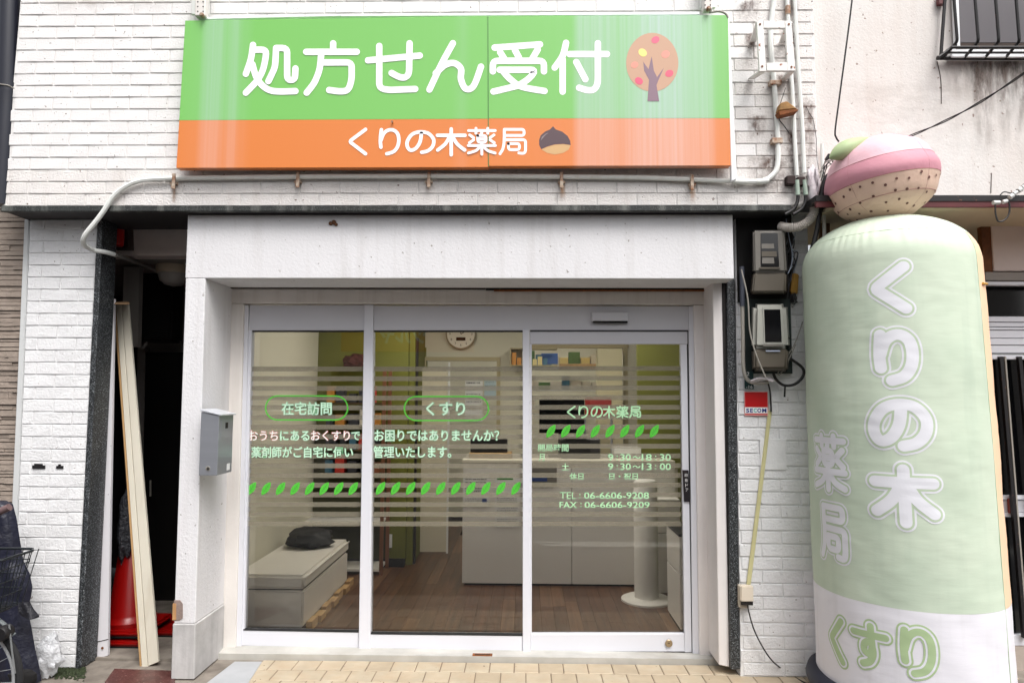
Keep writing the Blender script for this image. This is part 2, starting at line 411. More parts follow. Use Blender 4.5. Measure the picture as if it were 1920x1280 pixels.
for i in range(520):
    c = G(rnd.uniform(96, 160), rnd.gauss(1256, 7), 0)
    if c.y > YL + 0.02: continue
    s_ = rnd.uniform(.003, .009); h = rnd.uniform(.002, .012)
    mb.add([c + Vector((-s_, -s_, 0)), c + Vector((s_, -s_, 0)), c + Vector((s_, s_, 0)), c + Vector((-s_, s_, 0)), c + Vector((rnd.uniform(-s_, s_), rnd.uniform(-s_, s_), h))],
           [(0, 1, 4), (1, 2, 4), (2, 3, 4), (3, 0, 4)])
tag(mb.build('moss', M_moss), 'green moss along the foot of the narrow brick wall', 'moss', kind='stuff')

# ================================================================== BRICK WALLS
brick_cache = {}
def brick_mesh(w, h, k, m, d=0.0055):
    key = (round(w, 3), round(h, 3), k, m.name)
    if key in brick_cache: return brick_cache[key]
    r = random.Random(hash((key[0], key[1], k)) & 0xffff)
    c = 0.0025; j = lambda s_=0.0012: r.uniform(-s_, s_)
    v = [(0, 0, 0), (w, 0, 0), (w, 0, h), (0, 0, h)]
    o = [(j(), -d + c, j()), (w + j(), -d + c, j()), (w + j(), -d + c, h + j()), (j(), -d + c, h + j())]
    i_ = [(c, -d - .001 + j(.002), c + j()), (w - c, -d - .001 + j(.002), c + j()), (w - c, -d + j(.002), h - c + j()), (c, -d + j(.002), h - c + j())]
    mid = [(w * .5, -d - .0015 + j(.002), c), (w * .5, -d - .0005 + j(.002), h - c)]
    vs = v + o + i_ + mid
    fs = [(0, 1, 5, 4), (1, 2, 6, 5), (2, 3, 7, 6), (3, 0, 4, 7), (4, 5, 9, 12, 8), (5, 6, 10, 9), (6, 7, 11, 13, 10), (7, 4, 8, 11), (8, 12, 13, 11), (12, 9, 10, 13)]
    me = bpy.data.meshes.new('brick'); me.from_pydata(vs, [], fs); me.materials.append(m)
    brick_cache[key] = me; return me
def bricks(parent, Y, xl, xr, zb, zt, phx, bw, bh, gap, m, skip=None, first=0, dirty=None):
    """courses from zb up to zt between the edges xl(z), xr(z)"""
    n = 0; k = 0; z = zb
    while z < zt - 0.01:
        h = min(bh, zt - z) - gap; x = phx + (0.5 * bw if (k + first) % 2 else 0)
        x -= math.ceil((x - xl(z)) / bw) * bw
        while x < xr(z):
            x0 = max(x + gap / 2, xl(z + h / 2)); x1 = min(x + bw - gap / 2, xr(z + h / 2))
            if x1 - x0 > 0.02 and not (skip and skip(x0, x1, z, z + h)):
                full = abs((x1 - x0) - (bw - gap)) < 1e-4
                mm = dirty[1] if dirty and dirty[0](x0, z) else m
                me = brick_mesh(x1 - x0, h, random.randrange(5) if full else 0, mm)
                o = bpy.data.objects.new('brick', me); C.objects.link(o); o.parent = parent
                o.location = (x0, Y, z + gap / 2); n += 1
            x += bw
        z += bh; k += 1
    return n
# ---- upper wall
uw = thing('brick_wall', 'white painted brick upper wall carrying the green and orange signboard', 'wall')
TOPZ = U(200, -60, YU).z
lx = lambda z: U(39, 0, YU).x + (U(5, 385, YU).x - U(39, 0, YU).x) * (U(39, 0, YU).z - z) / (U(39, 0, YU).z - U(5, 385, YU).z)
XR = U(1531, 200, YU).x
zb = U(700, 388, YU).z
BH = (U(200, 22, YU).z - U(200, 380, YU).z) / 16
BW = (U(246, 8, YU).x - U(175, 8, YU).x)
p0, p1 = lx(zb), lx(TOPZ)
MB().add([(p0, YU, zb), (XR, YU, zb), (XR, YU, TOPZ), (p1, YU, TOPZ), (p0, YU + 0.45, zb), (XR, YU + 0.45, zb), (XR, YU + 0.45, TOPZ), (p1, YU + 0.45, TOPZ)],
         [(0, 1, 2, 3), (7, 6, 5, 4), (0, 4, 5, 1), (1, 5, 6, 2), (2, 6, 7, 3), (3, 7, 4, 0)]).build('mortar_bed', M_mortar, uw)
sx0, sx1, sz0, sz1 = rect(352, 48, 1362, 300, YU)
nb = bricks(uw, YU, lambda z: lx(z) + 0.004, lambda z: XR - 0.004, zb + 0.004, TOPZ, U(175, 8, YU).x + 0.02, BW, BH, 0.0062, M_brick,
            skip=lambda a, b, c, d: a > sx0 and b < sx1 and c > sz0 and d < sz1, dirty=(lambda x, z: x > U(1375, 200, YU).x or z < zb + .2, M_brick_dirty))
# ---- lower left wall
lw = thing('brick_wall', 'narrow white brick wall between the beige siding and the black stone pillar', 'wall')
zt = U(120, 412, YL).z
def lxl(z):
    a, b = U(57, 415, YL), U(25, 1200, YL); return a.x + (b.x - a.x) * (a.z - z) / (a.z - b.z)
def lxr(z):
    a, b = U(184, 415, YL), U(143, 1240, YL); return a.x + (b.x - a.x) * (a.z - z) / (a.z - b.z)
MB().add([(lxl(0), YL, 0), (lxr(0), YL, 0), (lxr(zt), YL, zt), (lxl(zt), YL, zt), (lxl(0), YL + 0.14, 0), (lxr(0), YL + 0.14, 0), (lxr(zt), YL + 0.14, zt), (lxl(zt), YL + 0.14, zt)],
         [(0, 1, 2, 3), (7, 6, 5, 4), (0, 4, 5, 1), (1, 5, 6, 2), (2, 6, 7, 3), (3, 7, 4, 0)]).build('mortar_bed', M_mortar_low, lw)
BH2 = (U(100, 806, YL).z - U(100, 1237, YL).z) / 18
nb2 = bricks(lw, YL, lambda z: lxl(z) + 0.003, lambda z: lxr(z) - 0.003, 0.004, zt, U(97, 832, YL).x, BW * 1.02, BH2, 0.0065, M_brick_low)
for a in ((60, 872, 84, 878), (105, 873, 118, 878)):
    mb = MB().pbox(*a, YL - 0.012, 0.006); mb.pbox(a[0] + 4, a[1] - 3, a[2] - 5, a[1], YL - 0.012, 0.006)
    mb.build('metal_remnant', M_blackmetal, lw)
# ---- right column
rw = thing('brick_wall', 'white brick pier under the electricity meters, left of the inflatable', 'wall')
ZT = U(1450, 400, YL).z
XR2 = U(1531, 1000, YL).x; XL2 = U(1388, 1200, YL).x
def xl3(z):
    a, b = U(1379, 524, YL), U(1388.5, 1254, YL); return a.x + (b.x - a.x) * (a.z - z) / (a.z - b.z)
xa, xb = U(1388, 1255, YL).x, U(1372, 420, YL).x
MB().add([(xl3(0), YL, 0), (XR2, YL, 0), (XR2, YL, ZT), (xl3(ZT), YL, ZT), (xl3(0), YL + 0.3, 0), (XR2, YL + 0.3, 0), (XR2, YL + 0.3, ZT), (xl3(ZT), YL + 0.3, ZT)],
         [(0, 1, 2, 3), (7, 6, 5, 4), (0, 4, 5, 1), (1, 5, 6, 2), (2, 6, 7, 3), (3, 7, 4, 0)]).build('mortar_bed', M_mortar_low, rw)
nb3 = bricks(rw, YL, lambda z: xl3(z) + 0.002, lambda z: XR2 - 0.003, 0.004, ZT, U(1384, 800, YL).x, BW * 1.02, BH2, 0.008, M_brick_low)
x0, x1, z0, z1 = rect(1424, 822, 1473, 880, YL)
MB().box(x0, x1, YL - 0.0125, YL - 0.009, z0, z1).build('mortar_patch', M_mortar_low, rw, bevel=0.0015)
print('bricks', nb, nb2, nb3)

# ---- ledge under the upper wall
led = thing('stone_ledge', 'speckled dark stone ledge along the bottom of the upper brick wall', 'ledge')
z1, z0 = U(700, 387, YU).z, U(700, 397, YU).z
xL = U(5, 390, YU).x
MB().box(xL, U(1482, 390, YU).x, YU - 0.016, YU + 0.02, z0, z1 + .003).build('ledge_face', M_ledge, led, bevel=0.003)
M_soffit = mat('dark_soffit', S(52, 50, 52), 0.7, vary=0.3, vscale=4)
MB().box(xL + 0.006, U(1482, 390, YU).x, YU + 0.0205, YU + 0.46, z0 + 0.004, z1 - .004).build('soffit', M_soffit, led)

# ---- black stone pillars
sp = thing('stone_pillar', 'rough black terrazzo pillar at the left side of the passage', 'pillar')
zt2 = z0 - 0.001
def sxl(z): return lxr(z) + 0.001
d_ = 0.035
mb = MB(); ins = 0.15
mb.add([(sxl(0), YL - 0.012, 0), (sxl(0) + d_, YL - 0.012, 0), (sxl(zt2) + d_, YL - 0.012, zt2), (sxl(zt2), YL - 0.012, zt2),
        (sxl(0), YL + ins, 0), (sxl(0) + d_, YL + ins, 0), (sxl(zt2) + d_, YL + ins, zt2), (sxl(zt2), YL + ins, zt2)],
       [(0, 1, 2, 3), (7, 6, 5, 4), (0, 4, 5, 1), (1, 5, 6, 2), (2, 6, 7, 3), (3, 7, 4, 0)])
mb.build('pillar_shaft', M_terrazzo, sp, bevel=0.004)
sp2 = thing('stone_pillar', 'slim black terrazzo pillar between the right door jamb and the white brick pier', 'pillar')
mb = MB().qbox([(1363, 524), (1378, 524), (1388, 1254), (1370, 1254)], YL - 0.008, 0.3)
mb.build('pillar_shaft', M_terrazzo, sp2, bevel=0.003)

# ================================================================== ENTRANCE PORTAL
po = thing('entrance_portal', 'white rendered portal with a thick lintel framing the glass entrance', 'portal')
zl = U(700, 402, YP).z                                   # top of lintel
ztop = z0 - 0.002
zi = U(700, 522, YP).z                                   # underside
pl_t, pl_b = U(352, 404, YP), U(324, 1230, YP)
def pxl(z): return pl_t.x + (pl_b.x - pl_t.x) * (pl_t.z - z) / (pl_t.z - pl_b.z)
pr_t, pr_b = U(385, 520, YP), U(366, 1160, YP)
def pxr(z): return pr_t.x + (pr_b.x - pr_t.x) * (pr_t.z - z) / (pr_t.z - pr_b.z)
XRP = U(1375, 460, YP).x
MB().box(pxl(ztop), XRP, YP, YP + 0.36, zi, ztop).build('lintel', M_portal, po, bevel=0.004)
DP = 0.385
def pierbox(zb_, zt_, m, name, grow=0.0, bev=0.004):
    a, b = pxl(zb_) - grow, pxr(zb_) + grow; c, d = pxl(zt_) - grow, pxr(zt_) + grow
    y0, y1 = YP - grow, YP + DP
    return MB().add([(a, y0, zb_), (b, y0, zb_), (d, y0, zt_), (c, y0, zt_), (a, y1, zb_), (b, y1, zb_), (d, y1, zt_), (c, y1, zt_)],
                    [(0, 1, 2, 3), (7, 6, 5, 4), (0, 4, 5, 1), (1, 5, 6, 2), (2, 6, 7, 3), (3, 7, 4, 0)]).build(name, m, po, bevel=bev)
zk = U(345, 1168, YP).z
pierbox(zk + 0.0005, zi - 0.001, M_portal, 'pier')
sk = pierbox(0.0, zk, M_skirt, 'skirting', 0.006, 0.006)
# chipped corner: bare brown wood showing behind the broken render
M_wood_raw = mat('bare_wood', S(205, 160, 110), 0.8, vary=0.3, vscale=12, grain=(S(150, 100, 60), 0.7, (60, 60, 4)))
M_render_edge = mat('broken_render', S(150, 132, 124), 0.9, vary=0.3, vscale=30, bump=0.8, bscale=100)
q = [(327, 1124), (338, 1124), (343, 1131), (343, 1158), (337, 1162), (325, 1162)]
mb = MB(); pts = [U(a, b, YP) for a, b in q]; mb.prism([(p.x, p.z) for p in reversed(pts)], YP - 0.004, YP + 0.01); mb.build('broken_patch', M_render_edge, po)
q = [(325, 1130), (331, 1130), (331, 1161), (324, 1161)]
mb = MB(); pts = [U(a, b, YP) for a, b in q]; mb.prism([(p.x, p.z) for p in reversed(pts)], YP - 0.0065, YP + 0.01); mb.build('bare_wood', M_wood_raw, po)
# nail hole nest on the lintel
M_nest = mat('wasp_mud', S(110, 74, 50), 0.95, vary=0.4, vscale=60, bump=0.6, bscale=120)
nst = thing('mud_nest', 'small brown mud nest stuck near the top of the white lintel', 'nest')
for k, (a, b, r_) in enumerate(((620, 419, .013), (626, 417, .015), (630, 421, .011))):
    c = U(a, b, YP - 0.004); mb = MB()
    mb.lathe(c - Vector((0, 0, r_)), [(r_ * math.sin(math.pi * (i + .5) / 7), r_ * (1 - math.cos(math.pi * (i + .5) / 7))) for i in range(7)], 10)
    mb.build('mud_cell', M_nest, nst, smooth=True)

# ================================================================== TIMBER SURROUND, GUIDES
su = thing('door_surround', 'cream timber surround and shutter guides around the glass doors', 'door surround')
Yj = YD - 0.03
MB().qbox([(430, 541), (1325, 544), (1325, 571), (430, 568)], Yj, 0.10).build('head_board', M_cream, su, bevel=0.003)
MB().qbox([(428, 569), (457, 569), (441, 1222), (411, 1228)], Yj + 0.004, 0.12).build('jamb_board', M_cream, su, bevel=0.003)
MB().qbox([(457, 572), (466, 572), (452, 1216), (441, 1222)], Yj + 0.022, 0.10).build('jamb_lining', M_alu, su, bevel=0.002)
MB().qbox([(1301, 572), (1329, 572), (1342, 1230), (1312, 1230)], Yj + 0.004, 0.12).build('jamb_board', M_pinkjamb, su, bevel=0.003)
MB().qbox([(1329, 546), (1334, 546), (1346, 1236), (1342, 1236)], Yj - 0.01, 0.03).build('shutter_guide', M_guide, su)
MB().qbox([(1336, 518), (1354, 518), (1368, 1250), (1348, 1246)], YL + .02, 0.28).build('jamb_slat', M_pinkjamb, su, bevel=0.004)
MB().qbox([(1354, 520), (1362, 530), (1371, 1248), (1369, 1248)], YL + .012, 0.28).build('jamb_gap', M_dark, su)
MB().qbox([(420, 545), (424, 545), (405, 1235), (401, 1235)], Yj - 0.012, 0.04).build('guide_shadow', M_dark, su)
MB().qbox([(424, 545), (428, 545), (411, 1232), (406, 1234)], Yj - 0.02, 0.04).build('shutter_guide', M_guide, su)
MB().qbox([(422, 536), (910, 535), (910, 541), (422, 541)], Yj - 0.012, 0.05).build('shutter_rail', M_brown, su)
MB().qbox([(911, 534), (1330, 537), (1330, 544), (911, 544)], Yj - 0.012, 0.05).build('shutter_slot', M_dark, su)
MB().qbox([(926, 543), (1325, 543), (1325, 546), (926, 546)], Yj - 0.02, 0.012).build('slot_lip', M_rust, su)
# wall closing the opening behind the frame at the right and above
M_closer = mat('surround_wall', S(200, 196, 190), 0.8)
x0, x1, z0_, z1_ = rect(400, 500, 1390, 572, YD + .1)
MB().box(x0, x1, YD + 0.09, YD + 0.2, z0_ + .02, z1_ + .3).build('wall_above_doors', M_closer, su)
MB().box(U(1300, 900, YD).x, XL2 + .02, YD + 0.09, YD + 0.2, 0, z1_).build('wall_beside_doors', M_closer, su)
MB().box(U(400, 900, YD).x - .12, U(446, 900, YD).x, YD + 0.095, YD + 0.205, 0, z1_).build('wall_beside_doors', M_closer, su)

# ================================================================== GLASS SHOPFRONT
def glass_mat(name, tint=(0.96, 0.965, 0.955)):
    m = bpy.data.materials.new(name); m.use_nodes = True; n, l = nodes_of(m); n.clear()
    out = n.new('ShaderNodeOutputMaterial'); mx = n.new('ShaderNodeMixShader'); fr = n.new('ShaderNodeFresnel'); fr.inputs[0].default_value = 1.62
    tr = n.new('ShaderNodeBsdfTransparent'); tr.inputs[0].default_value = (*tint, 1)
    gl = n.new('ShaderNodeBsdfGlossy'); gl.inputs['Roughness'].default_value = 0.012
    l.new(fr.outputs[0], mx.inputs[0]); l.new(tr.outputs[0], mx.inputs[1]); l.new(gl.outputs[0], mx.inputs[2]); l.new(mx.outputs[0], out.inputs[0])
    return m
M_glass = glass_mat('clear_glass')
def film_mat(name, col, alpha):
    m = bpy.data.materials.new(name); m.use_nodes = True; n, l = nodes_of(m); n.clear()
    out = n.new('ShaderNodeOutputMaterial'); mx = n.new('ShaderNodeMixShader'); mx.inputs[0].default_value = alpha
    tr = n.new('ShaderNodeBsdfTransparent'); di = n.new('ShaderNodeBsdfDiffuse'); di.inputs[0].default_value = (*col, 1)
    l.new(tr.outputs[0], mx.inputs[1]); l.new(di.outputs[0], mx.inputs[2]); l.new(mx.outputs[0], out.inputs[0])
    return m
M_frost = film_mat('frosted_film', S(142, 136, 120), 0.50)
M_leaf = mat('leaf_vinyl', S(86, 196, 62), 0.5)
M_vein = mat('leaf_vein_vinyl', S(52, 150, 40), 0.5)
M_pale = mat('pale_green_vinyl', S(205, 240, 214), 0.6)
M_mint = mat('mint_vinyl', S(178, 226, 180), 0.6)
M_tgreen = mat('text_green_vinyl', S(100, 176, 128), 0.5)
M_pinkv = mat('red_vinyl', S(214, 96, 84), 0.5)
M_halo = mat('white_vinyl', S(240, 244, 240), 0.6)
sf = thing('glass_shopfront', 'white aluminium shopfront frame with two fixed glass panes left of the sliding door', 'shopfront')
# header panels (seam at the first mullion)
MB().qbox([(468, 572), (683, 572), (683, 619), (466, 619)], YD, 0.05).build('header_panel', M_alu_hd, sf, bevel=0.0015)
MB().qbox([(701, 573), (1290, 574), (1291, 619), (701, 619)], YD + 0.001, 0.05).build('header_panel', M_alu_hd, sf, bevel=0.0015)
MB().qbox([(1291, 574), (1301, 574), (1312, 1226), (1299, 1226)], YD - 0.004, 0.07).build('frame_post', M_alu, sf, bevel=0.003)
MB().qbox([(683, 571), (700, 571), (694, 1224), (672, 1224)], YD - 0.012, 0.07).build('mullion', M_alu, sf, bevel=0.003)
MB().qbox([(980, 618), (993, 618), (995, 1228), (980, 1228)], YD - 0.012, 0.07).build('mullion', M_alu, sf, bevel=0.003)
MB().qbox([(466, 619), (472, 619), (458, 1180), (452, 1180)], YD + 0.004, 0.05).build('frame_stile', M_alu, sf, bevel=0.002)
MB().qbox([(452, 1180), (673, 1184), (673, 1215), (449, 1210)], YD + 0.002, 0.05).build('bottom_rail', M_alu, sf, bevel=0.004)
MB().qbox([(694, 1187), (980, 1190), (980, 1227), (692, 1224)], YD - 0.002, 0.05).build('bottom_rail', M_alu, sf, bevel=0.004)
MB().qbox([(466, 619), (683, 619), (683, 622), (466, 622)], YD + 0.012, 0.03).build('glazing_bead', M_seal, sf)
MB().qbox([(701, 619), (980, 619), (980, 622), (701, 622)], YD + 0.012, 0.03).build('glazing_bead', M_seal, sf)
MB().qbox([(456, 1179), (673, 1183), (673, 1185), (456, 1181)], YD - 0.0008, 0.03).build('glazing_bead', M_seal, sf)
MB().qbox([(695, 1186), (980, 1189), (980, 1191.5), (695, 1188.5)], YD - 0.004, 0.03).build('glazing_bead', M_seal, sf)
def leaf_obj(cx, cy, Y, parent, sc=1.0):
    global leaf_me
    if 'leaf_me' not in globals():
        ppx = YG / F
        L, W = 14.5 * ppx, 6.2 * ppx
        pts = []
        N = 12
        for i in range(N + 1):
            t = i / N; pts.append((-L + 2 * L * t, W * math.sin(math.pi * t) ** 0.8))
        for i in range(1, N):
            t = 1 - i / N; pts.append((-L + 2 * L * t, -W * math.sin(math.pi * t) ** 0.8))
        an = R(56); rot = lambda a, b: (a * math.cos(an) - b * math.sin(an), a * math.sin(an) + b * math.cos(an))
        vs = [(rot(a, b)[0], 0, rot(a, b)[1]) for a, b in pts]; fs = [tuple(range(len(vs)))]; mi = [0]
        def strip(a, b, w):
            o = len(vs); d = Vector((b[0] - a[0], b[1] - a[1])).normalized(); nn = (-d.y * w, d.x * w)
            for p, s_ in ((a, 1), (b, 1), (b, -1), (a, -1)):
                q = rot(p[0] + nn[0] * s_, p[1] + nn[1] * s_); vs.append((q[0], -0.0004, q[1]))
            fs.append((o, o + 1, o + 2, o + 3)); mi.append(1)
        strip((-L * .92, 0), (L * .8, 0), ppx * .42)
        for t in (-.45, -.1, .25):
            strip((L * t, ppx * .5), (L * (t + .3), W * .62), ppx * .3); strip((L * t, -ppx * .5), (L * (t + .3), -W * .62), ppx * .3)
        leaf_me = bpy.data.meshes.new('leaf'); leaf_me.from_pydata(vs, [], fs)
        leaf_me.materials.append(M_leaf); leaf_me.materials.append(M_vein)
        for p, k in zip(leaf_me.polygons, mi): p.material_index = k
    o = bpy.data.objects.new('leaf', leaf_me); C.objects.link(o); o.parent = parent; o.location = U(cx, cy, Y); return o
def pane(quad, parent, Y, x0p, x1p, y0, y1, n, xa, xb):
    g_ = MB().qbox(quad, Y, 0.006).build('glass_pane', M_glass, parent)
    for k in range(n):
        t = k / 16.0
        ya = y0 + (y1 - y0) * t
        sx0_ = x0p[0] + (x0p[1] - x0p[0]) * (ya - 620) / 560; sx1_ = x1p[0] + (x1p[1] - x1p[0]) * (ya - 620) / 560
        MB().qbox([(sx0_, ya), (sx1_, ya), (sx1_, ya + 9), (sx0_, ya + 9)], Y - 0.0012, 0.0006).build('frosted_stripe', M_frost, g_)
    return g_
pa = pane([(471, 620), (684, 620), (674, 1184), (457, 1181)], sf, YG, (471, 457), (684, 674), 687, 977, 17, 0, 0)
pb = pane([(700, 620), (981, 620), (981, 1190), (694, 1188)], sf, YG, (700, 694), (981, 981), 687, 977, 17, 0, 0)
def capsule(px0, py0, px1, py1, w, Y, parent):
    mb = MB(); r_ = (py1 - py0) / 2; pts = []
    cxl, cxr, cy = px0 + r_, px1 - r_, (py0 + py1) / 2
    for i in range(13): a = math.pi / 2 + math.pi * i / 12; pts.append((cxl + r_ * math.cos(a), cy - r_ * math.sin(a)))
    for i in range(13): a = -math.pi / 2 + math.pi * i / 12; pts.append((cxr + r_ * math.cos(a), cy - r_ * math.sin(a)))
    n = len(pts)
    for s_ in (1, -1):
        for i, (a, b) in enumerate(pts):
            p, q = pts[i - 1], pts[(i + 1) % n]; d = Vector((q[0] - p[0], q[1] - p[1])).normalized()
            mb.v.append(U(a - d.y * w * s_, b + d.x * w * s_, Y))
    for i in range(n): mb.face(i, (i + 1) % n, (i + 1) % n + n, i + n)
    return mb.build('rounded_outline', M_leaf, parent)
Yt = YG - 0.0030
capsule(498, 742, 652, 787, 1.3, Yt, pa); capsule(758, 743, 916, 788, 1.3, Yt, pb)
M_ol = mat('outline_green_vinyl', S(120, 176, 132), 0.5)
def glow_text(s, box, parent, rim=M_ol, core=M_pale):
    text_px(s, box[0] - .6, box[1] - .6, box[2] + .6, box[3] + .6, Yt - .0004, rim, parent, 'lettering_outline', 0.042)
    text_px(s, *box, Yt - .0012, core, parent, 'lettering', 0.014)
glow_text('在宅訪問', (528, 753, 622, 778), pa)
for s, bx_, mm in (('おうち', (466, 807, 521, 826), 1), ('にある', (525, 807, 580, 826), 0), ('おくすり', (583, 807, 656, 826), 1), ('で', (659, 809, 675, 825), 0)):
    glow_text(s, bx_, pa, M_pinkv if mm else M_ol, M_halo if mm else M_pale)
glow_text('薬剤師がご自宅に伺い', (471, 837, 662, 858), pa)
glow_text('お困りではありませんか？', (702, 806, 936, 827), pb)
glow_text('管理いたします。', (700, 836, 846, 858), pb)
glow_text('くすり', (799, 753, 872, 779), pb)
for k in range(8): leaf_obj(471.5 + 27.25 * k, 915.5, Yt, pa)
for k in range(10): leaf_obj(713.5 + 28.2 * k, 915, Yt, pb)
# sensor on the header
sn = thing('door_sensor', 'flat grey motion sensor mounted on the door header', 'sensor')
MB().pbox(1110, 585, 1178, 602, YD - 0.035, 0.035).build('sensor_housing', M_alu_hd, sn, bevel=0.004)
MB().pbox(1112, 600, 1177, 605, YD - 0.033, 0.03).build('sensor_lens', M_darkglass, sn)

# ---- sliding door
sdr = thing('sliding_door', 'white framed automatic sliding glass door with opening hours on it', 'door')
Yq = YD + 0.006
MB().qbox([(993.5, 620), (1289, 621), (1289, 645), (993.5, 645)], Yq, 0.035).build('top_rail', M_alu_hd, sdr, bevel=0.002)
MB().qbox([(1276, 645.5), (1288, 645.5), (1297, 1222), (1284, 1222)], Yq, 0.035).build('door_stile', M_alu, sdr, bevel=0.002)
MB().qbox([(995, 1187), (1283, 1187), (1284, 1221), (995, 1221)], Yq + 0.001, 0.035).build('bottom_rail', M_alu, sdr, bevel=0.003)
MB().qbox([(993.5, 645), (997, 645), (997, 1188), (995, 1188)], Yq + 0.001, 0.035).build('door_stile', M_alu, sdr)
MB().qbox([(995, 1222), (1297, 1222), (1297, 1225), (995, 1225)], Yq + .002, 0.02).build('floor_seal', M_seal, sdr)
MB().qbox([(1288.5, 620), (1291, 620), (1300, 1224), (1297.5, 1224)], Yq + .004, 0.02).build('side_seal', M_seal, sdr)
pc = pane([(996, 645), (1277, 645), (1285, 1188), (997, 1188)], sdr, YG + .001, (996, 997), (1274, 1285), 686, 977, 17, 0, 0)
MB().qbox([(994, 618.5), (1290, 618.5), (1290, 621), (994, 621)], YD - 0.001, 0.02).build('top_seal', M_seal, sdr)
lk = MB().lathe(U(1254, 1205, Yq - .006), [(0.0235, 0), (0.0235, 0.004), (0.020, 0.007), (0.012, 0.007)], 20, 'Y'); lk = lk.build('lock', mat('brass_lock', S(170, 150, 120), 0.35, 0.7), sdr, smooth=True)
c = U(1254, 1205, Yq - .013); MB().box(c.x - .006, c.x + .006, c.y - .002, c.y + .002, c.z - .0015, c.z + .0015).build('keyhole', M_dark, lk)
pp = MB().qbox([(1280, 881), (1291, 881), (1294, 940), (1283, 940)], Yq - 0.012, 0.012).build('push_plate', mat('black_plate', S(34, 30, 34), 0.35), sdr, bevel=0.002)
text_px('自', 1284, 887, 1289, 893, Yq - .0135, M_white, pp); text_px('動', 1284.5, 897, 1289.5, 903, Yq - .0135, M_white, pp)
text_px('ド', 1285, 906, 1290, 912, Yq - .0135, M_white, pp); text_px('ア', 1285.5, 915, 1290.5, 921, Yq - .0135, M_white, pp)
xs = [1060, 1083, 1108, 1131, 1156, 1180]
for i, ch in enumerate('くりの木薬局'):
    mb = MB(); glyph_flat(mb, ch, xs[i], 761, xs[i] + 22, 783, Yt + .001, 1.45); mb.build('lettering', M_mint, pc)
for k in range(8): leaf_obj(1033 + 27.7 * k, 808, Yt, pc)
def small(s, b, off=0.016): text_px(s, *b, Yt, M_mint, pc, 'lettering', off)
small('開局時間', (1009, 832, 1066, 846)); small('月', (1010, 850, 1021, 864), 0.008); small('土', (1053, 868, 1067, 881))
small('休日', (1068, 886, 1094, 899)); small('日・祝日', (1142, 886, 1196, 899))
for k, (a, b_) in enumerate((('9', '18'), ('9', '13'))):
    ya = 850.5 + k * 17.5; yb_ = ya + 13
    small(a, (1140, ya, 1150, yb_)); small(':', (1156, ya + 3, 1158.5, yb_ - 1)); small('30', (1163, ya, 1183, yb_)); small('～', (1186, ya + 4, 1201, ya + 9))
    small(b_, (1203, ya, 1222, yb_)); small(':', (1228, ya + 3, 1230.5, yb_ - 1)); small('30' if k == 0 else '00', (1237, ya, 1258, yb_))
small('TEL', (1050, 922, 1080, 935), 0.0); small(':', (1086, 925, 1088.5, 934)); small('06-6606-9208', (1095, 922, 1217, 935))
small('FAX', (1049, 940, 1082, 952)); small(':', (1088, 942, 1090.5, 951)); small('06-6606-9209', (1096, 940, 1218, 952))
# ================================================================== SIGNBOARD
def sign_mat(name, col, fade_glare):
    """printed panel whose print has faded in vertical runs (a fixed pattern along the board, painted glare included)"""
    m = bpy.data.materials.new(name); m.use_nodes = True; n, l = nodes_of(m); b = n['Principled BSDF']; b.inputs['Roughness'].default_value = 0.38
    geo = n.new('ShaderNodeNewGeometry'); sp_ = n.new('ShaderNodeSeparateXYZ'); l.new(geo.outputs['Position'], sp_.inputs[0])
    cr = n.new('ShaderNodeValToRGB'); cr.color_ramp.interpolation = 'LINEAR'
    xa, xb = U(330, 170, 3.93).x, U(1372, 170, 3.93).x
    mr = n.new('ShaderNodeMapRange'); mr.inputs['From Min'].default_value = xa; mr.inputs['From Max'].default_value = xb
    l.new(sp_.outputs['X'], mr.inputs['Value']); l.new(mr.outputs['Result'], cr.inputs['Fac'])
    st = [(0, .0), (.04, .05), (.055, .30), (.075, .30), (.09, .12), (.105, .28), (.115, .10), (.14, .0), (.5, 0.02), (.52, .1), (.535, .02), (.715, .04), (.728, .38), (.78, .42), (.80, .30), (.84, .52), (.90, .58), (.93, .42), (.96, .40), (.972, .10), (1, .04)]  # pale stops mix faded print with glare painted into the colour
    el = cr.color_ramp.elements; el[0].position = 0; el[0].color = (st[0][1],) * 3 + (1,); el[1].position = 1; el[1].color = (st[-1][1],) * 3 + (1,)
    for p_, v_ in st[1:-1]: e = el.new(p_); e.color = (v_, v_, v_, 1)
    vm = n.new('ShaderNodeVectorMath'); vm.operation = 'MULTIPLY'; vm.inputs[1].default_value = (55, 1, 0.6); l.new(geo.outputs['Position'], vm.inputs[0])
    nz = n.new('ShaderNodeTexNoise'); nz.inputs['Scale'].default_value = 1; nz.inputs['Detail'].default_value = 4; l.new(vm.outputs[0], nz.inputs['Vector'])
    ma = n.new('ShaderNodeMath'); ma.operation = 'MULTIPLY_ADD'; ma.inputs[1].default_value = 1.4; ma.inputs[2].default_value = 0.45; l.new(nz.outputs['Fac'], ma.inputs[0])
    mu = n.new('ShaderNodeMath'); mu.operation = 'MULTIPLY'; mu.use_clamp = True; l.new(cr.outputs['Color'], mu.inputs[0]); l.new(ma.outputs[0], mu.inputs[1])
    mx = n.new('ShaderNodeMix'); mx.data_type = 'RGBA'; l.new(mu.outputs[0], mx.inputs[0]); mx.inputs[6].default_value = (*col, 1); mx.inputs[7].default_value = (*fade_glare, 1)
    l.new(mx.outputs[2], b.inputs['Base Color']); return m
M_sgreen = sign_mat('sign_green', S(118, 188, 92), S(184, 200, 200))
M_sorange = sign_mat('sign_orange', S(216, 124, 56), S(222, 180, 168))
M_vwhite = mat('white_lettering', S(250, 248, 252), 0.45)
YS = 3.93
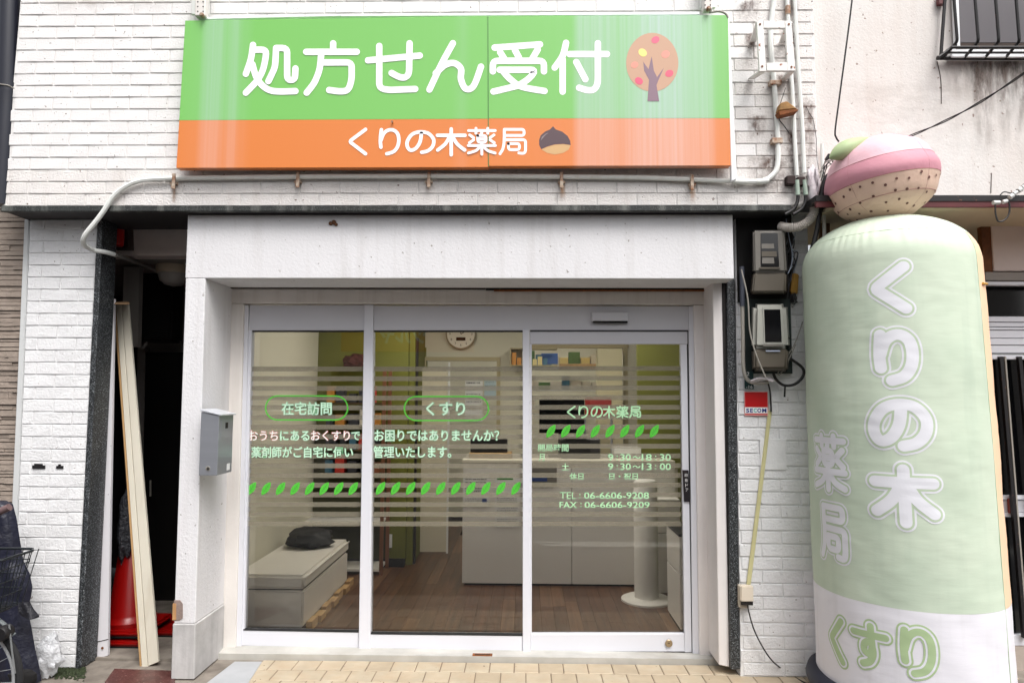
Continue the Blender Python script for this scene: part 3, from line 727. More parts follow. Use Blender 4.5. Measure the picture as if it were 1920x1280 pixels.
sg = thing('shop_signboard', 'wide green and orange signboard with white lettering, an autumn tree and a chestnut', 'signboard')
def spanel(q, m, y=0.0, name='panel', d=0.05):
    MB().qbox(q, YS - y, d).build(name, m, sg, bevel=0.001)
L = lambda y: 347.3 + (330.5 - 347.3) * (y - 39) / (314 - 39)
Rr = lambda y: 1365 + (1370 - 1365) * (y - 28) / (311 - 28)
Mi = lambda y: 914.5 + (916 - 914.5) * (y - 30) / 280
spanel([(L(40), 39), (Mi(30), 30.5), (Mi(223), 223), (L(226), 226)], M_sgreen, 0, 'green_panel')
spanel([(L(226), 226), (Mi(223), 223), (Mi(313), 313.5), (L(315), 315)], M_sorange, 0, 'orange_panel')
spanel([(Mi(30) + 0.8, 31), (Rr(28), 28.5), (Rr(222), 222), (Mi(223) + .8, 222.5)], M_sgreen, 0.002, 'green_panel')
spanel([(Mi(223) + .8, 222.5), (Rr(222), 222), (Rr(311), 310.5), (Mi(311) + .8, 311.5)], M_sorange, 0.002, 'orange_panel')
for a in ((-1, 30.5, 915, 914),):
    MB().qbox([(914.2, 31), (915.6, 31), (916.6, 312), (915.2, 312)], YS - 0.0025, 0.002).build('seam', mat('sign_seam', S(80, 130, 70), 0.6), sg)
boxes = {'処': (454, 78, 561, 180), '方': (567, 77, 676, 180), 'せ': (684, 76, 793, 179), 'ん': (798, 76, 909, 175), '受': (917, 76, 1027, 179), '付': (1034, 75, 1144, 179)}
def gly(mb, ch, bx_, w, Y):   # box = outer edge of the drawn strokes
    glyph_flat(mb, ch, bx_[0] + w * .3, bx_[1] + w * .3, bx_[2] - w * .3, bx_[3] - w * .3, Y, w)
mb = MB()
for ch, bx_ in boxes.items(): gly(mb, ch, bx_, 6.0, YS - 0.0024)
mb.build('large_lettering', M_vwhite, sg)
mb = MB()
for ch, bx_ in zip('くりの木薬局', ((646, 240, 696, 291), (706, 240, 756, 291), (760, 243, 817, 290), (817, 239, 875, 293), (875, 238, 932, 292), (934, 239, 990, 292))):
    gly(mb, ch, bx_, 3.3 if ch not in '薬局' else 2.6, YS - 0.0024)
mb.build('small_lettering', M_vwhite, sg)
def poly_px(pts, Y, name, m, parent, d=0.0006):
    mb = MB(); P = [U(a, b, Y) for a, b in pts]; mb.prism([(p.x, p.z) for p in reversed(P)], Y, Y + d); return mb.build(name, m, parent)
def oval(cx, cy, rx, ry, rot=0, n=32, egg=0.0):
    out = []
    for i in range(n):
        a = 2 * math.pi * i / n; x = rx * math.cos(a) * (1 + egg * math.sin(a)); y = ry * math.sin(a)
        out.append((cx + x * math.cos(rot) - y * math.sin(rot), cy + x * math.sin(rot) + y * math.cos(rot)))
    return out
Ya = YS - 0.0028
poly_px(oval(1223, 117, 49, 55, 0, 40, 0.03), Ya, 'tree_crown', mat('print_tan', S(196, 156, 130), 0.45), sg)
poly_px([(1214, 190), (1217, 150), (1208, 133), (1206, 116), (1216, 130), (1222, 106), (1226, 133), (1232, 145), (1245, 127), (1234, 152), (1231, 160), (1236, 190)], Ya - .0007, 'tree_trunk', mat('print_mauve', S(136, 110, 124), 0.45), sg)
for cx, cy, r1, r2, ro, cc in ((1229, 75, 8, 6.5, -.5, (222, 104, 130)), (1205, 99, 8.5, 7, .7, (238, 224, 130)), (1248, 102, 8, 7, -.4, (230, 152, 136)),
                               (1190, 122, 7, 6, -.4, (228, 150, 132)), (1255, 138, 8, 6.5, -.4, (220, 96, 120)), (1198, 152, 8, 6.5, .6, (220, 90, 120))):
    poly_px(oval(cx, cy, r1, r2, ro, 18), Ya - .0007, 'fruit', mat('print_%d_%d' % (cx, cy), S(*cc), 0.45), sg)
poly_px([(1011, 262), (1014, 254), (1022, 247), (1031, 243), (1037, 237), (1042, 243), (1054, 247), (1064, 255), (1069, 264), (1070, 272), (1056, 270), (1040, 271), (1026, 275), (1015, 280), (1011, 272)],
        Ya, 'chestnut_shell', mat('print_brown', S(86, 66, 72), 0.45), sg)
poly_px([(1015.5, 280.5), (1026, 275.6), (1040, 271.6), (1056, 270.6), (1070, 272.6), (1066, 281), (1056, 287), (1040, 290), (1026, 287)], Ya, 'chestnut_base', mat('print_sand', S(205, 165, 115), 0.45), sg)
poly_px([(1014, 264), (1016, 257), (1023, 251), (1029, 249), (1023, 253), (1017, 260)], Ya - .0007, 'chestnut_shine', mat('print_grey', S(140, 128, 130), 0.45), sg)
MB().lathe(U(736, 230, YS - .003), [(0.004, 0), (0.004, 0.012), (0.007, .012), (0.007, .016)], 10, 'Y').build('bolt', M_clamp, sg)
# white conduit running over and down the right of the board
tc = thing('sign_conduit', 'thin bright white conduit above and down the right edge of the signboard', 'conduit')
MB().qbox([(370, 33), (640, 27), (640, 31), (372, 37)], YS + 0.01, 0.03).build('top_length', M_pipe_white, tc, bevel=0.003)
MB().qbox([(640.5, 26.5), (1312, 22), (1312, 28), (640.5, 31.5)], YS + 0.01, 0.03).build('top_length', M_pipe_white, tc, bevel=0.003)
MB().tube(smoothpts(PX([(1330, 24), (1348, 22), (1360, 26), (1365, 34)], YS), 5), 0.006).build('flexible_link', M_greyplastic, tc)
MB().qbox([(1361, 33), (1367.5, 30), (1382, 336), (1371.5, 340)], YS + .012, 0.03).build('side_length', M_pipe_white, tc, bevel=0.004)
for i, (xa, lab) in enumerate(((376, 'perforated white lamp bracket above the left end of the signboard'), (1327, 'perforated white lamp bracket above the right end of the signboard'))):
    b_ = thing('lamp_bracket', lab, 'bracket', 'lamp brackets above the signboard')
    w = 24 if i == 0 else 20; h = 30 if i == 0 else 18
    MB().pbox(xa - w / 2 - 4, -60, xa + w / 2 + 4, h - 3, YS + 0.03, 0.02).build('back_plate', M_pipe, b_, bevel=.003)
    MB().pbox(xa - w / 2 + 2, -60, xa + w / 2 - 2, h, YS - 0.02, 0.049).build('arm', M_cream, b_, bevel=.006)
    mb = MB()
    for k in range(6): mb.lathe(U(xa - 5 + 10 * (k % 2), h - 8 - 9 * (k // 2), YS - 0.0205), [(0.004, 0), (0.004, 0.002)], 8, 'Y')
    mb.build('bolt_hole', M_dark, b_)
    MB().lathe(U(xa + 2, h - 2, YS - 0.03), [(0.012, -.02), (0.014, 0), (.008, .01)], 12, 'Y').build('pivot', M_clamp, b_)

# ================================================================== CONDUITS AND CABLES
ch1 = thing('conduit', 'long white conduit clipped under the signboard, bending down to the passage on the left', 'conduit')
Yc = YU - 0.03
pts = PX([(1458, -40), (1445, 60), (1452, 160), (1458, 250), (1458, 308), (1447, 330), (1425, 340), (1380, 340)], Yc)
MB().tube(smoothpts(pts, 6), 0.0155).build('pipe', M_pipe, ch1, smooth=True)
pts = fillet(PX([(1385, 340), (1200, 333), (900, 330), (600, 331), (330, 334), (255, 338), (215, 362), (196, 394)], Yc) + [U(178, 418, Yc), U(158, 441, Yc + .0), U(154, 458, Yc + 0.03), U(172, 469, YL - .06), U(196, 472, YL - .04), U(214, 477, YL + .03)], 0.08)
MB().tube(pts, 0.0145).build('pipe', M_pipe, ch1, smooth=True)
for a, b, c, d in ((1375, 340, 1400, 341), (1418, 341, 1440, 339)):
    MB().tube(PX([(a, b), (c, d)], Yc), 0.0185, 12).build('coupling', M_pipe, ch1, smooth=True)
for xa, ya in ((325, 334), (558, 331), (804, 331), (1053, 332), (1298, 336)):
    cl = MB().pbox(xa - 7, ya + 7, xa + 7, ya + 12, YU - 0.025, 0.016); cl.pbox(xa - 3, ya - 9, xa + 3, ya + 20, YU - 0.052, 0.008)
    cl.pbox(xa - 5, ya + 12, xa + 1, ya + 18, YU - 0.03, 0.012)
    cl.build('clamp', M_clamp, ch1, bevel=0.001)
    # run of rust below the clamp
def stain_mat(name, col, strength, sc=(50, 50, 6)):
    m = bpy.data.materials.new(name); m.use_nodes = True; n, l = nodes_of(m); b = n['Principled BSDF']; b.inputs['Base Color'].default_value = (*col, 1); b.inputs['Roughness'].default_value = 0.8
    tcn = n.new('ShaderNodeTexCoord'); s_ = n.new('ShaderNodeSeparateXYZ'); l.new(tcn.outputs['Generated'], s_.inputs[0])
    def op(o_, a, b2=None, clamp=False):
        x = n.new('ShaderNodeMath'); x.operation = o_; x.use_clamp = clamp
        for i, v in enumerate((a, b2)):
            if v is None: continue
            if isinstance(v, (int, float)): x.inputs[i].default_value = v
            else: l.new(v, x.inputs[i])
        return x.outputs[0]
    ex = op('SUBTRACT', 1.0, op('POWER', op('ABSOLUTE', op('MULTIPLY', op('SUBTRACT', s_.outputs['X'], 0.5), 2.0)), 2.0), True)
    ez = op('MULTIPLY', op('MULTIPLY', s_.outputs['Z'], 1.3, True), op('MULTIPLY', op('SUBTRACT', 1.0, s_.outputs['Z']), 14.0, True))
    geo = n.new('ShaderNodeNewGeometry'); vm = n.new('ShaderNodeVectorMath'); vm.operation = 'MULTIPLY'; vm.inputs[1].default_value = sc; l.new(geo.outputs['Position'], vm.inputs[0])
    nz = n.new('ShaderNodeTexNoise'); nz.inputs['Scale'].default_value = 1; nz.inputs['Detail'].default_value = 6; nz.inputs['Roughness'].default_value = .65; l.new(vm.outputs[0], nz.inputs['Vector'])
    nn_ = op('MULTIPLY', op('SUBTRACT', nz.outputs['Fac'], 0.36), 3.2, True)
    l.new(op('MULTIPLY', op('MULTIPLY', op('MULTIPLY', ex, ez), nn_), strength, True), b.inputs['Alpha'])
    return m
M_runrust = stain_mat('rust_run', S(176, 120, 50), 1.0)
M_soot = stain_mat('soot_run', S(120, 104, 96), 0.75, (30, 30, 7))
M_soot2 = stain_mat('grime_patch', S(96, 72, 62), 0.9, (40, 40, 26))
def stain(px0, py0, px1, py1, Y, m, parent):
    x0, x1, z0_, z1_ = rect(px0, py0, px1, py1, Y)
    mb = MB(); mb.add([(x0, Y, z0_), (x1, Y, z0_), (x1, Y, z1_), (x0, Y, z1_)], [(0, 1, 2, 3)]); return mb.build('stain', m, parent)
for xa, ya, ln in ((326, 345, 38), (558, 345, 10), (804, 345, 12), (1055, 345, 34), (1299, 346, 38)):
    stain(xa - 6, ya, xa + 6, ya + ln, YU - 0.0112, M_runrust, uw)
for a in ((1376, 0, 1425, 45), (1470, 60, 1500, 150), (1395, 60, 1420, 130), (1440, 140, 1500, 175), (1470, 240, 1500, 350), (1500, 180, 1531, 340), (1400, 290, 1520, 380), (1470, 0, 1500, 40), (1400, 215, 1440, 270)):
    stain(*a, YU - 0.0118, M_soot2, uw)
for a in ((60, -10, 340, 30), (500, 318, 900, 345), (900, 318, 1300, 345)):
    stain(*a, YU - 0.0118, stain_mat('faint_dirt', S(190, 176, 166), 0.35, (9, 9, 20)), uw)
def cond(lab, pts, r, fits=(), Y=YU - 0.03, m=None):
    t = thing('conduit', lab, 'conduit', None); mb = MB().tube(smoothpts(PX(pts, Y), 4), r); mb.build('pipe', m or M_pipe, t, smooth=True)
    for a, b in fits:
        i = PX([(a, b - 8), (a + .3, b + 8)], Y); MB().tube(i, r * 1.25, 12).build('coupling', M_clamp, t, smooth=True)
    return t
cond('left of the two straight white conduits right of the signboard, ending in a dark box', [(1474, -40), (1480, 80), (1486, 180), (1490, 260), (1494, 330)], 0.0125, [(1477, 20)])
cond('right of the two straight white conduits right of the signboard', [(1488, -40), (1493, 60), (1499, 160), (1505, 250), (1508, 325)], 0.0125)
MB().pbox(1448, 258, 1468, 268, YU - 0.05, 0.04).build('clamp', M_clamp, ch1, bevel=.002)
MB().pbox(1444, 150, 1466, 158, YU - 0.05, 0.04).build('clamp', M_clamp, ch1, bevel=.002)
# bracket frame
bf = thing('wall_bracket', 'rusty white steel frame bracket standing off the wall right of the signboard', 'bracket')
M_bw = mat('chipped_white_steel', S(232, 230, 226), 0.5, vary=0.08, vscale=10, speck=(S(150, 90, 60), 38, 0.68))
Yb = YU - 0.20
for nm, q in (('frame_bar', [(1419, 40), (1431, 38), (1437, 134), (1424, 134)]), ('frame_bar', [(1472, 39), (1484, 39), (1492, 133), (1477, 133)]),
              ('frame_bar', [(1431.3, 39), (1471.7, 39), (1472, 53), (1432, 53)]), ('frame_bar', [(1437.3, 118), (1476.7, 117), (1477, 133), (1437.6, 133)])):
    MB().qbox(q, Yb, 0.018).build(nm, M_bw, bf, bevel=.002)
mb = MB()
for a, b in ((1425, 46), (1479, 46), (1429, 125), (1484, 126)): mb.lathe(U(a, b, Yb - .0006), [(0.006, 0), (0.006, 0.003)], 10, 'Y')
mb.build('bolt', M_rust, bf)
for (a, b), (c_, d) in (((1423, 42), (1412, 78)), ((1430, 134), (1408, 148)), ((1484, 134), (1468, 150)), ((1480, 42), (1466, 80))):
    p, q = U(a, b, Yb + .01), U(c_, d, YU - .012); v = (q - p); mb = MB(); s_ = Vector((0.018, 0, 0)); t_ = Vector((0, 0, .004))
    mb.hexa([p - s_ + t_, p + s_ + t_, p + s_ - t_, p - s_ - t_, q - s_ + t_, q + s_ + t_, q + s_ - t_, q - s_ - t_]).build('stand_off_arm', M_bw, bf)
# rusty lamp
rl = thing('rusty_fitting', 'small rust brown metal fitting hanging on the conduits right of the signboard', 'fitting')
MB().qbox([(1463, 193), (1476, 189), (1496, 204), (1459, 208)], YU - 0.09, 0.05).build('cap', mat('rust_tan', S(170, 128, 76), .8, vary=.4, vscale=40), rl, bevel=.006)
MB().qbox([(1459, 208.5), (1497, 204.5), (1496, 209), (1463, 217)], YU - 0.095, 0.06).build('body', M_rust, rl, bevel=.003)
MB().tube(smoothpts(PX([(1463, 215), (1461, 224), (1470, 236), (1480, 250)], YU - .05), 5), .003).build('wire', M_black, rl)
MB().tube(smoothpts(PX([(1473, 165), (1468, 180), (1462, 200), (1460, 222)], YU - .05), 5), .002).build('wire', M_black, rl)
# junction: dark box, taped wrap, flexible duct
jb = thing('junction_box', 'small dark rusted junction box where the straight conduits end', 'junction box')
MB().pbox(1476, 329, 1492, 345, YU - 0.05, 0.05).build('box_body', mat('dark_rust', S(48, 30, 28), .8, vary=.3, vscale=40), jb, bevel=.003)
MB().pbox(1496, 331, 1510, 347, YU - 0.05, 0.04).build('lid', mat('dark_rust', S(48, 30, 28)), jb, bevel=.003)
M_ggreen = mat('pale_green_pvc', S(168, 186, 172), .5, vary=.2, vscale=20)
for a, b, c_, d in ((1494, 338, 1496, 366), (1508, 338, 1511, 366)):
    MB().tube(PX([(a, b), (c_, d)], YU - .045), .013, 12).build('sleeve', M_ggreen, jb, smooth=True)
    MB().tube(smoothpts(PX([(c_, d), (c_ - 1, 378), (c_ - 8, 392), (c_ - 24, 402)], YU - .045) , 5), .010, 10).build('hose', M_black, jb, smooth=True)
tp = thing('taped_joint', 'lumpy joint wrapped in whitish tape above the ribbed hose', 'joint')
M_tape = mat('dirty_white_tape', S(222, 214, 218), .55, vary=.35, vscale=30, bump=.8, bscale=70)
rt = [.006, .016, .026, .021, .031, .027, .030, .024, .020]
MB().tube(PX([(1524, 309), (1523, 316), (1522, 324), (1522, 333), (1523, 345), (1523, 356), (1524, 368), (1526, 380), (1526, 390)], YU - .03), rt, 12).build('tape_wrap', M_tape, tp, smooth=True)
for k, (a, b) in enumerate(((1516, 318), (1530, 316), (1534, 330))):
    MB().tube(smoothpts([U(a, b, YU - .05), U(a + 2, b + 14, YU - .065), U(a - 1, b + 30, YU - .05)], 4), .008, 8).build('tape_end', M_tape, tp, smooth=True)
fd = thing('ribbed_hose', 'dirty white ribbed hose curving under the ledge beside the upper meter', 'hose')
cl = smoothpts([U(1527, 386, YU - .03), U(1526, 400, YU - .03), U(1515, 415, YU - .02), U(1500, 424, YU), U(1480, 427, YU + .03), U(1462, 424, YU + .08)], 10)
MB().tube(cl, [0.026 + (0.002 if i % 2 else -0.0015) for i in range(len(cl))], 14).build('hose', mat('hose_white', S(206, 198, 190), .6, vary=.3, vscale=14), fd, smooth=False)
# vertical white pole behind the inflatable (gap edge), corner cables
wp = thing('corner_pipe', 'thin pale pipe and black hose running down the corner behind the inflatable', 'pipe')
MB().tube(PX([(1541, 270), (1545, 400), (1546, 470)], YU + .02), .011, 10).build('pipe', M_pipe, wp, smooth=True)
MB().tube(smoothpts(PX([(1572, 318), (1552, 330), (1542, 352), (1538, 390), (1532, 430), (1522, 470), (1512, 500)], YU - .04), 5), .014, 10).build('black_hose', M_black, wp, smooth=True)
rnd = random.Random(5)
cb = thing('cable_tangle', 'tangle of thin black wires at the wall corner beside the inflatable chestnut', 'cable')
for k in range(7):
    a = [(1541 + rnd.uniform(-4, 4), 330 + rnd.uniform(-10, 10)), (1548 + rnd.uniform(-6, 6), 308 + rnd.uniform(-6, 6)), (1560 + rnd.uniform(-4, 6), 302 + rnd.uniform(-5, 6)), (1568 + rnd.uniform(-4, 4), 316 + rnd.uniform(-6, 8))]
    MB().tube(smoothpts(PX(a, YU - .03 - .008 * k), 6), .0028, 6).build('wire', M_black if k % 3 else M_greyplastic, cb)
MB().tube(PX([(1548, 300), (1556, 292)], YU - .1), [.008, .016], 10).build('plug', M_black, cb, smooth=True)
# cracks in the painted bricks
ck = MB()
for line in ([(1512, 200), (1517, 212), (1524, 222), (1527, 236)], [(1527, 236), (1531, 262), (1532, 300), (1535, 318)]):
    ck.tube(PX(line, YU - .0125), .0016, 4)
ck.build('crack', M_dark, uw)

# ---- meter cabinet zone
M_board = mat('meter_board', S(34, 32, 32), .8, vary=.3, vscale=10)
M_bgreen = mat('meter_board_green', S(30, 44, 42), .7, vary=.3, vscale=10)
M_meter = mat('meter_shaded_grey', S(108, 104, 98), .5, vary=.12, vscale=6)  # upper meter's grey, darkened to hold the shade under the ledge
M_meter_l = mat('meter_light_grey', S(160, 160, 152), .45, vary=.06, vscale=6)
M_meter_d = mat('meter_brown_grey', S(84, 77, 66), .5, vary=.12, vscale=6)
M_void = mat('black_board', S(16, 14, 14), .9)
bd = thing('meter_board', 'black backing board behind the two electricity meters', 'board')
MB().pbox(1383, 401, 1486, 566, YL - .03, .02).build('upper_board', M_void, bd)
MB().pbox(1397, 560, 1484, 700, YL - .032, .02).build('lower_board', M_bgreen, bd)
def frustum(mb, q0, Y0, q1, Y1):
    a = [U(x, y, Y0) for x, y in q0]; b = [U(x, y, Y1) for x, y in q1]; return mb.hexa(a + b)
m1 = thing('electricity_meter', 'upper grey electricity meter with dials behind glass, colour darkened for shade under the ledge', 'meter', 'electricity meters')
Ym = YL - .17
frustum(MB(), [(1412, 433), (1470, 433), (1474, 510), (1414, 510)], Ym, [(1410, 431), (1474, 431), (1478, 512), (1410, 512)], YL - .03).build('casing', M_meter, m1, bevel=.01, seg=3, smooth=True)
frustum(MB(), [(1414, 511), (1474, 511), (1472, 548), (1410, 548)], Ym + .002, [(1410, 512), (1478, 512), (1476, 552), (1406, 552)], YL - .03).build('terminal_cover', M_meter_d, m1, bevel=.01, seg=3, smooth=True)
wq = MB().qbox([(1427, 437), (1458, 437), (1461, 500), (1427, 500)], Ym - .004, .006).build('window', M_darkglass, m1)
MB().qbox([(1428, 457), (1451, 457), (1452, 466), (1428, 466)], Ym - .0055, .002).build('dial_plate', M_meter, wq)
MB().qbox([(1428, 471), (1456, 471), (1457, 481), (1428, 481)], Ym - .0055, .002).build('dial_plate', M_meter_d, wq)
MB().qbox([(1429, 483), (1451, 483), (1452, 494), (1429, 494)], Ym - .0055, .002).build('dial_plate', M_meter, wq)
MB().qbox([(1425, 501), (1463, 501), (1463, 504), (1425, 504)], Ym - .012, .012).build('window_lip', M_meter_d, m1)
m2 = thing('electricity_meter', 'lower light grey electricity meter with a rounded top and black window', 'meter', 'electricity meters')
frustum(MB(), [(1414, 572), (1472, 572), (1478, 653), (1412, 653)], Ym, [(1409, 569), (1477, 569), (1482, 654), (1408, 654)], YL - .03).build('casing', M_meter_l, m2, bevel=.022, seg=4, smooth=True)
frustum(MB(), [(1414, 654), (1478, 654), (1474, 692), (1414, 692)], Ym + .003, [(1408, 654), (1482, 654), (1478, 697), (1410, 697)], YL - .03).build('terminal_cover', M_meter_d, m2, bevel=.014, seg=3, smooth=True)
MB().qbox([(1430, 577), (1466, 577), (1469, 645), (1433, 645)], Ym - .004, .006).build('window_frame', M_meter_l, m2)
MB().qbox([(1433, 580), (1463, 580), (1466, 641), (1435, 641)], Ym - .0065, .003).build('window', M_darkglass, m2)
MB().qbox([(1431, 646), (1470, 646), (1470, 649), (1431, 649)], Ym - .012, .012).build('window_lip', M_meter, m2)
MB().qbox([(1436, 656.5), (1463, 656.5), (1463, 659), (1436, 659)], Ym - .006, .002).build('maker_plate', mat('blue_grey', S(150, 158, 176), .5), m2)
MB().lathe(U(1480, 634, Ym + .06), [(.006, 0), (.006, .01)], 10, 'Y').build('screw', M_dark, m2)
MB().lathe(U(1481, 649, Ym + .06), [(.008, 0), (.008, .01)], 10, 'Y').build('screw', M_dark, m2)
gb = thing('brass_coloured_fitting', 'small tilted brass coloured box hanging beside the meters', 'fitting')
MB().qbox([(1487, 511), (1499, 514), (1496, 552), (1483, 548)], YL - .06, .035).build('box_body', mat('brass_box', S(176, 134, 62), .4, .3, vary=.2, vscale=20), gb, bevel=.006, seg=2)
rnd = random.Random(9)
for k in range(5):
    MB().tube(smoothpts(PX([(1486 + k * 1.6, 550), (1482 + k * 2.5, 558 + k), (1488 + k * 2, 571 - k), (1494 - k, 560), (1490, 549)], YL - .05 - .006 * k), 5), .002, 6).build('wire', M_black, gb)
gw = thing('wire_bundle', 'loose black wires hanging between the upper meter and the white bricks', 'cable')
for k in range(9):
    a = [(1470 + rnd.uniform(-3, 6), 415 + rnd.uniform(-6, 10)), (1484 + rnd.uniform(-10, 8), 442 + rnd.uniform(-10, 10)), (1478 + rnd.uniform(-6, 16), 470 + rnd.uniform(-10, 12)), (1487 + rnd.uniform(-12, 12), 484 + rnd.uniform(-10, 10)), (1477 + rnd.uniform(-3, 3), 520 + rnd.uniform(-8, 40))]
    MB().tube(smoothpts(PX(a, YL - .045 - .007 * k), 6), .0035 if k % 2 else .0025, 6).build('wire', M_black if k % 4 else mat('grey_wire', S(150, 160, 176), .5), gw)
# grey conduit left of the meters with cable loops below
mc = thing('meter_conduit', 'grey conduit down the left of the meters and the cable loop taped beneath them', 'conduit')
MB().tube(smoothpts(PX([(1391, 500), (1392, 580), (1393, 640), (1394, 690), (1402, 712), (1420, 718), (1440, 716)], YL - .07), 6), .0115, 10).build('pipe', M_greyplastic, mc, smooth=True)
MB().tube(PX([(1391, 500), (1392, 574)], YL - .07), .0150, 12).build('sleeve', mat('slate_pvc', S(60, 64, 76), .5), mc, smooth=True)
MB().tube(smoothpts(PX([(1450, 700), (1456, 712), (1470, 722), (1490, 720), (1505, 706), (1505, 690), (1482, 672)], YL - .06), 6), .0085, 10).build('cable_loop', M_black, mc, smooth=True)
MB().tube(smoothpts(PX([(1390, 505), (1402, 560), (1406, 620), (1418, 665), (1436, 708)], YL - .20), 6), .0042, 6).build('thin_cable', M_greyplastic, mc, smooth=True)
for k in range(4):
    MB().tube(smoothpts(PX([(1408, 717 - k), (1424, 713 - k * 1.5), (1438, 708 + k), (1450, 712 + k)], YL - .085 - .006 * k), 5), .0055, 8).build('tape_end', M_tape, mc, smooth=True)
MB().tube(smoothpts(PX([(1505, 603), (1492, 640), (1474, 672), (1459, 698), (1464, 700), (1480, 672), (1492, 645)], YL - .10), 6), .0035, 6).build('thin_cable', M_greyplastic, mc, smooth=True)
MB().tube(PX([(1472, 722), (1471, 744)], YL - .06), .006, 8).build('cable_end', M_black, mc)
# cover strip, outlet, cable
cv = thing('cable_cover', 'yellowed cable cover strip slanting down the white brick pier', 'cable cover')
MB().qbox([(1441, 769), (1448, 769), (1408, 1096), (1400, 1096)], YL - .021, .011).build('cover', mat('yellowed_plastic', S(206, 200, 150), .5, vary=.1, vscale=8), cv, bevel=.003)
MB().tube(smoothpts(PX([(1440, 718), (1444, 735), (1446, 772)], YL - .03), 4), .0055, 8).build('cable', M_black, cv, smooth=True)
ol = thing('outdoor_socket', 'cream outdoor power socket low on the white brick pier', 'socket')
MB().pbox(1385, 1096, 1404, 1139, YL - .035, .025).build('back_box', mat('cream_plastic_d', S(190, 180, 164), .5), ol, bevel=.004)
MB().pbox(1389, 1098, 1413, 1128, YL - .062, .030).build('cover', mat('cream_plastic', S(226, 214, 196), .45, vary=.08, vscale=9), ol, bevel=.006, seg=2)
MB().pbox(1391, 1127, 1412, 1134, YL - .056, .02).build('socket_mouth', M_dark, ol)
pc_ = thing('power_cable', 'black power cable curving from the outdoor socket to the ground', 'cable')
pts = PX([(1401, 1131), (1405, 1150), (1414, 1180), (1430, 1212), (1450, 1240)], YL - .05) + [G(1480, 1262, .006), G(1515, 1282, .006), G(1560, 1300, .006), G(1640, 1320, .006)]
MB().tube(smoothpts(pts, 8), .0042, 8).build('cable', M_black, pc_, smooth=True)
# sticker and plates
st = thing('security_sticker', 'square red security company plate with blue and green letters', 'plate')
MB().pbox(1396, 734, 1440, 779, YL - .0155, .004).build('plate', mat('sticker_pink', S(222, 150, 146), .4), st)
MB().pbox(1397, 735, 1439, 763, YL - .0165, .001).build('red_field', mat('sticker_red', S(186, 14, 20), .35), st)
MB().pbox(1397, 763.3, 1439, 774.5, YL - .0165, .001).build('white_field', M_white, st)
MB().pbox(1397, 775.3, 1439, 776.5, YL - .0165, .001).build('red_line', mat('sticker_red', S(186, 14, 20), .35), st)
M_navy = mat('navy_print', S(20, 36, 130), .4); M_teal = mat('teal_print', S(60, 180, 176), .4)
for s_, a, b, mm in (('S', 1399, 1405, M_navy), ('E', 1406.5, 1412, M_navy), ('C', 1413, 1419, M_teal), ('O', 1420, 1427.5, M_navy), ('M', 1429, 1437, M_navy)):
    text_px(s_, a, 765.2, b, 773, YL - .0172, mm, st, 'lettering', 0.03)
ad = thing('address_plate', 'small dark green address plate with white numerals, half behind the meter', 'plate')
MB().pbox(1396, 696, 1413, 729, YL - .0345, .002).build('plate', mat('plate_green', S(22, 54, 56), .45), ad)
text_px('2', 1400, 697, 1405, 704, YL - .0355, M_white, ad); text_px('-16', 1399, 722, 1411, 728, YL - .0355, M_white, ad)

# ================================================================== MAILBOX
mbx = thing('mailbox', 'grey steel mailbox with a sloping lid on the white pier', 'mailbox')
Y0, Y1 = YP - .075, YP + .125
x0 = U(375, 830, Y0).x; x1 = U(409, 830, Y0).x; z0_ = U(400, 891, Y0).z; zt_f = U(390, 772, Y0).z; zt_b = zt_f + .0
mb = MB(); mb.hexa([(x0, Y0, zt_f), (x1, Y0, zt_f - .02), (x1, Y0, z0_), (x0, Y0, z0_), (x0, Y1, zt_f), (x1, Y1, zt_f - .02), (x1, Y1, z0_), (x0, Y1, z0_)])
mb.build('body', M_steel, mbx, bevel=.002)
mb = MB(); mb.hexa([(x0 - .003, Y0 - .006, zt_f + .018), (x1 + .014, Y0 - .006, zt_f - .014), (x1 + .014, Y0 - .006, zt_f - .022), (x0 - .003, Y0 - .006, zt_f + .006),
                    (x0 - .003, Y1 + .004, zt_f + .018), (x1 + .014, Y1 + .004, zt_f - .014), (x1 + .014, Y1 + .004, zt_f - .022), (x0 - .003, Y1 + .004, zt_f + .006)])
mb.build('lid', mat('lid_steel', S(205, 208, 214), .35, .3), mbx, bevel=.0015)
l_ = MB().lathe(U(390, 878, Y0 - .0005), [(.014, 0), (.014, .003), (.010, .004)], 18, 'Y').build('lock', M_greyplastic, mbx, smooth=True)
MB().lathe(U(390, 878, Y0 - .005), [(.009, 0), (.009, .001)], 14, 'Y').build('lock_face', M_dark, l_)
mb = MB(); mb.box(x1, x1 + .0015, Y0 + .03, Y0 + .155, zt_f - .16, zt_f - .04); mb.build('name_window', M_steel, mbx)
mb = MB(); mb.box(x1 + .0015, x1 + .003, Y0 + .085, Y0 + .12, zt_f - .10, zt_f - .065); mb.build('latch', M_dark, mbx)
mb = MB(); mb.box(x1, x1 + .0012, Y0 + .13, Y0 + .17, z0_ + .015, z0_ + .055); mb.build('price_label', M_white, mbx)
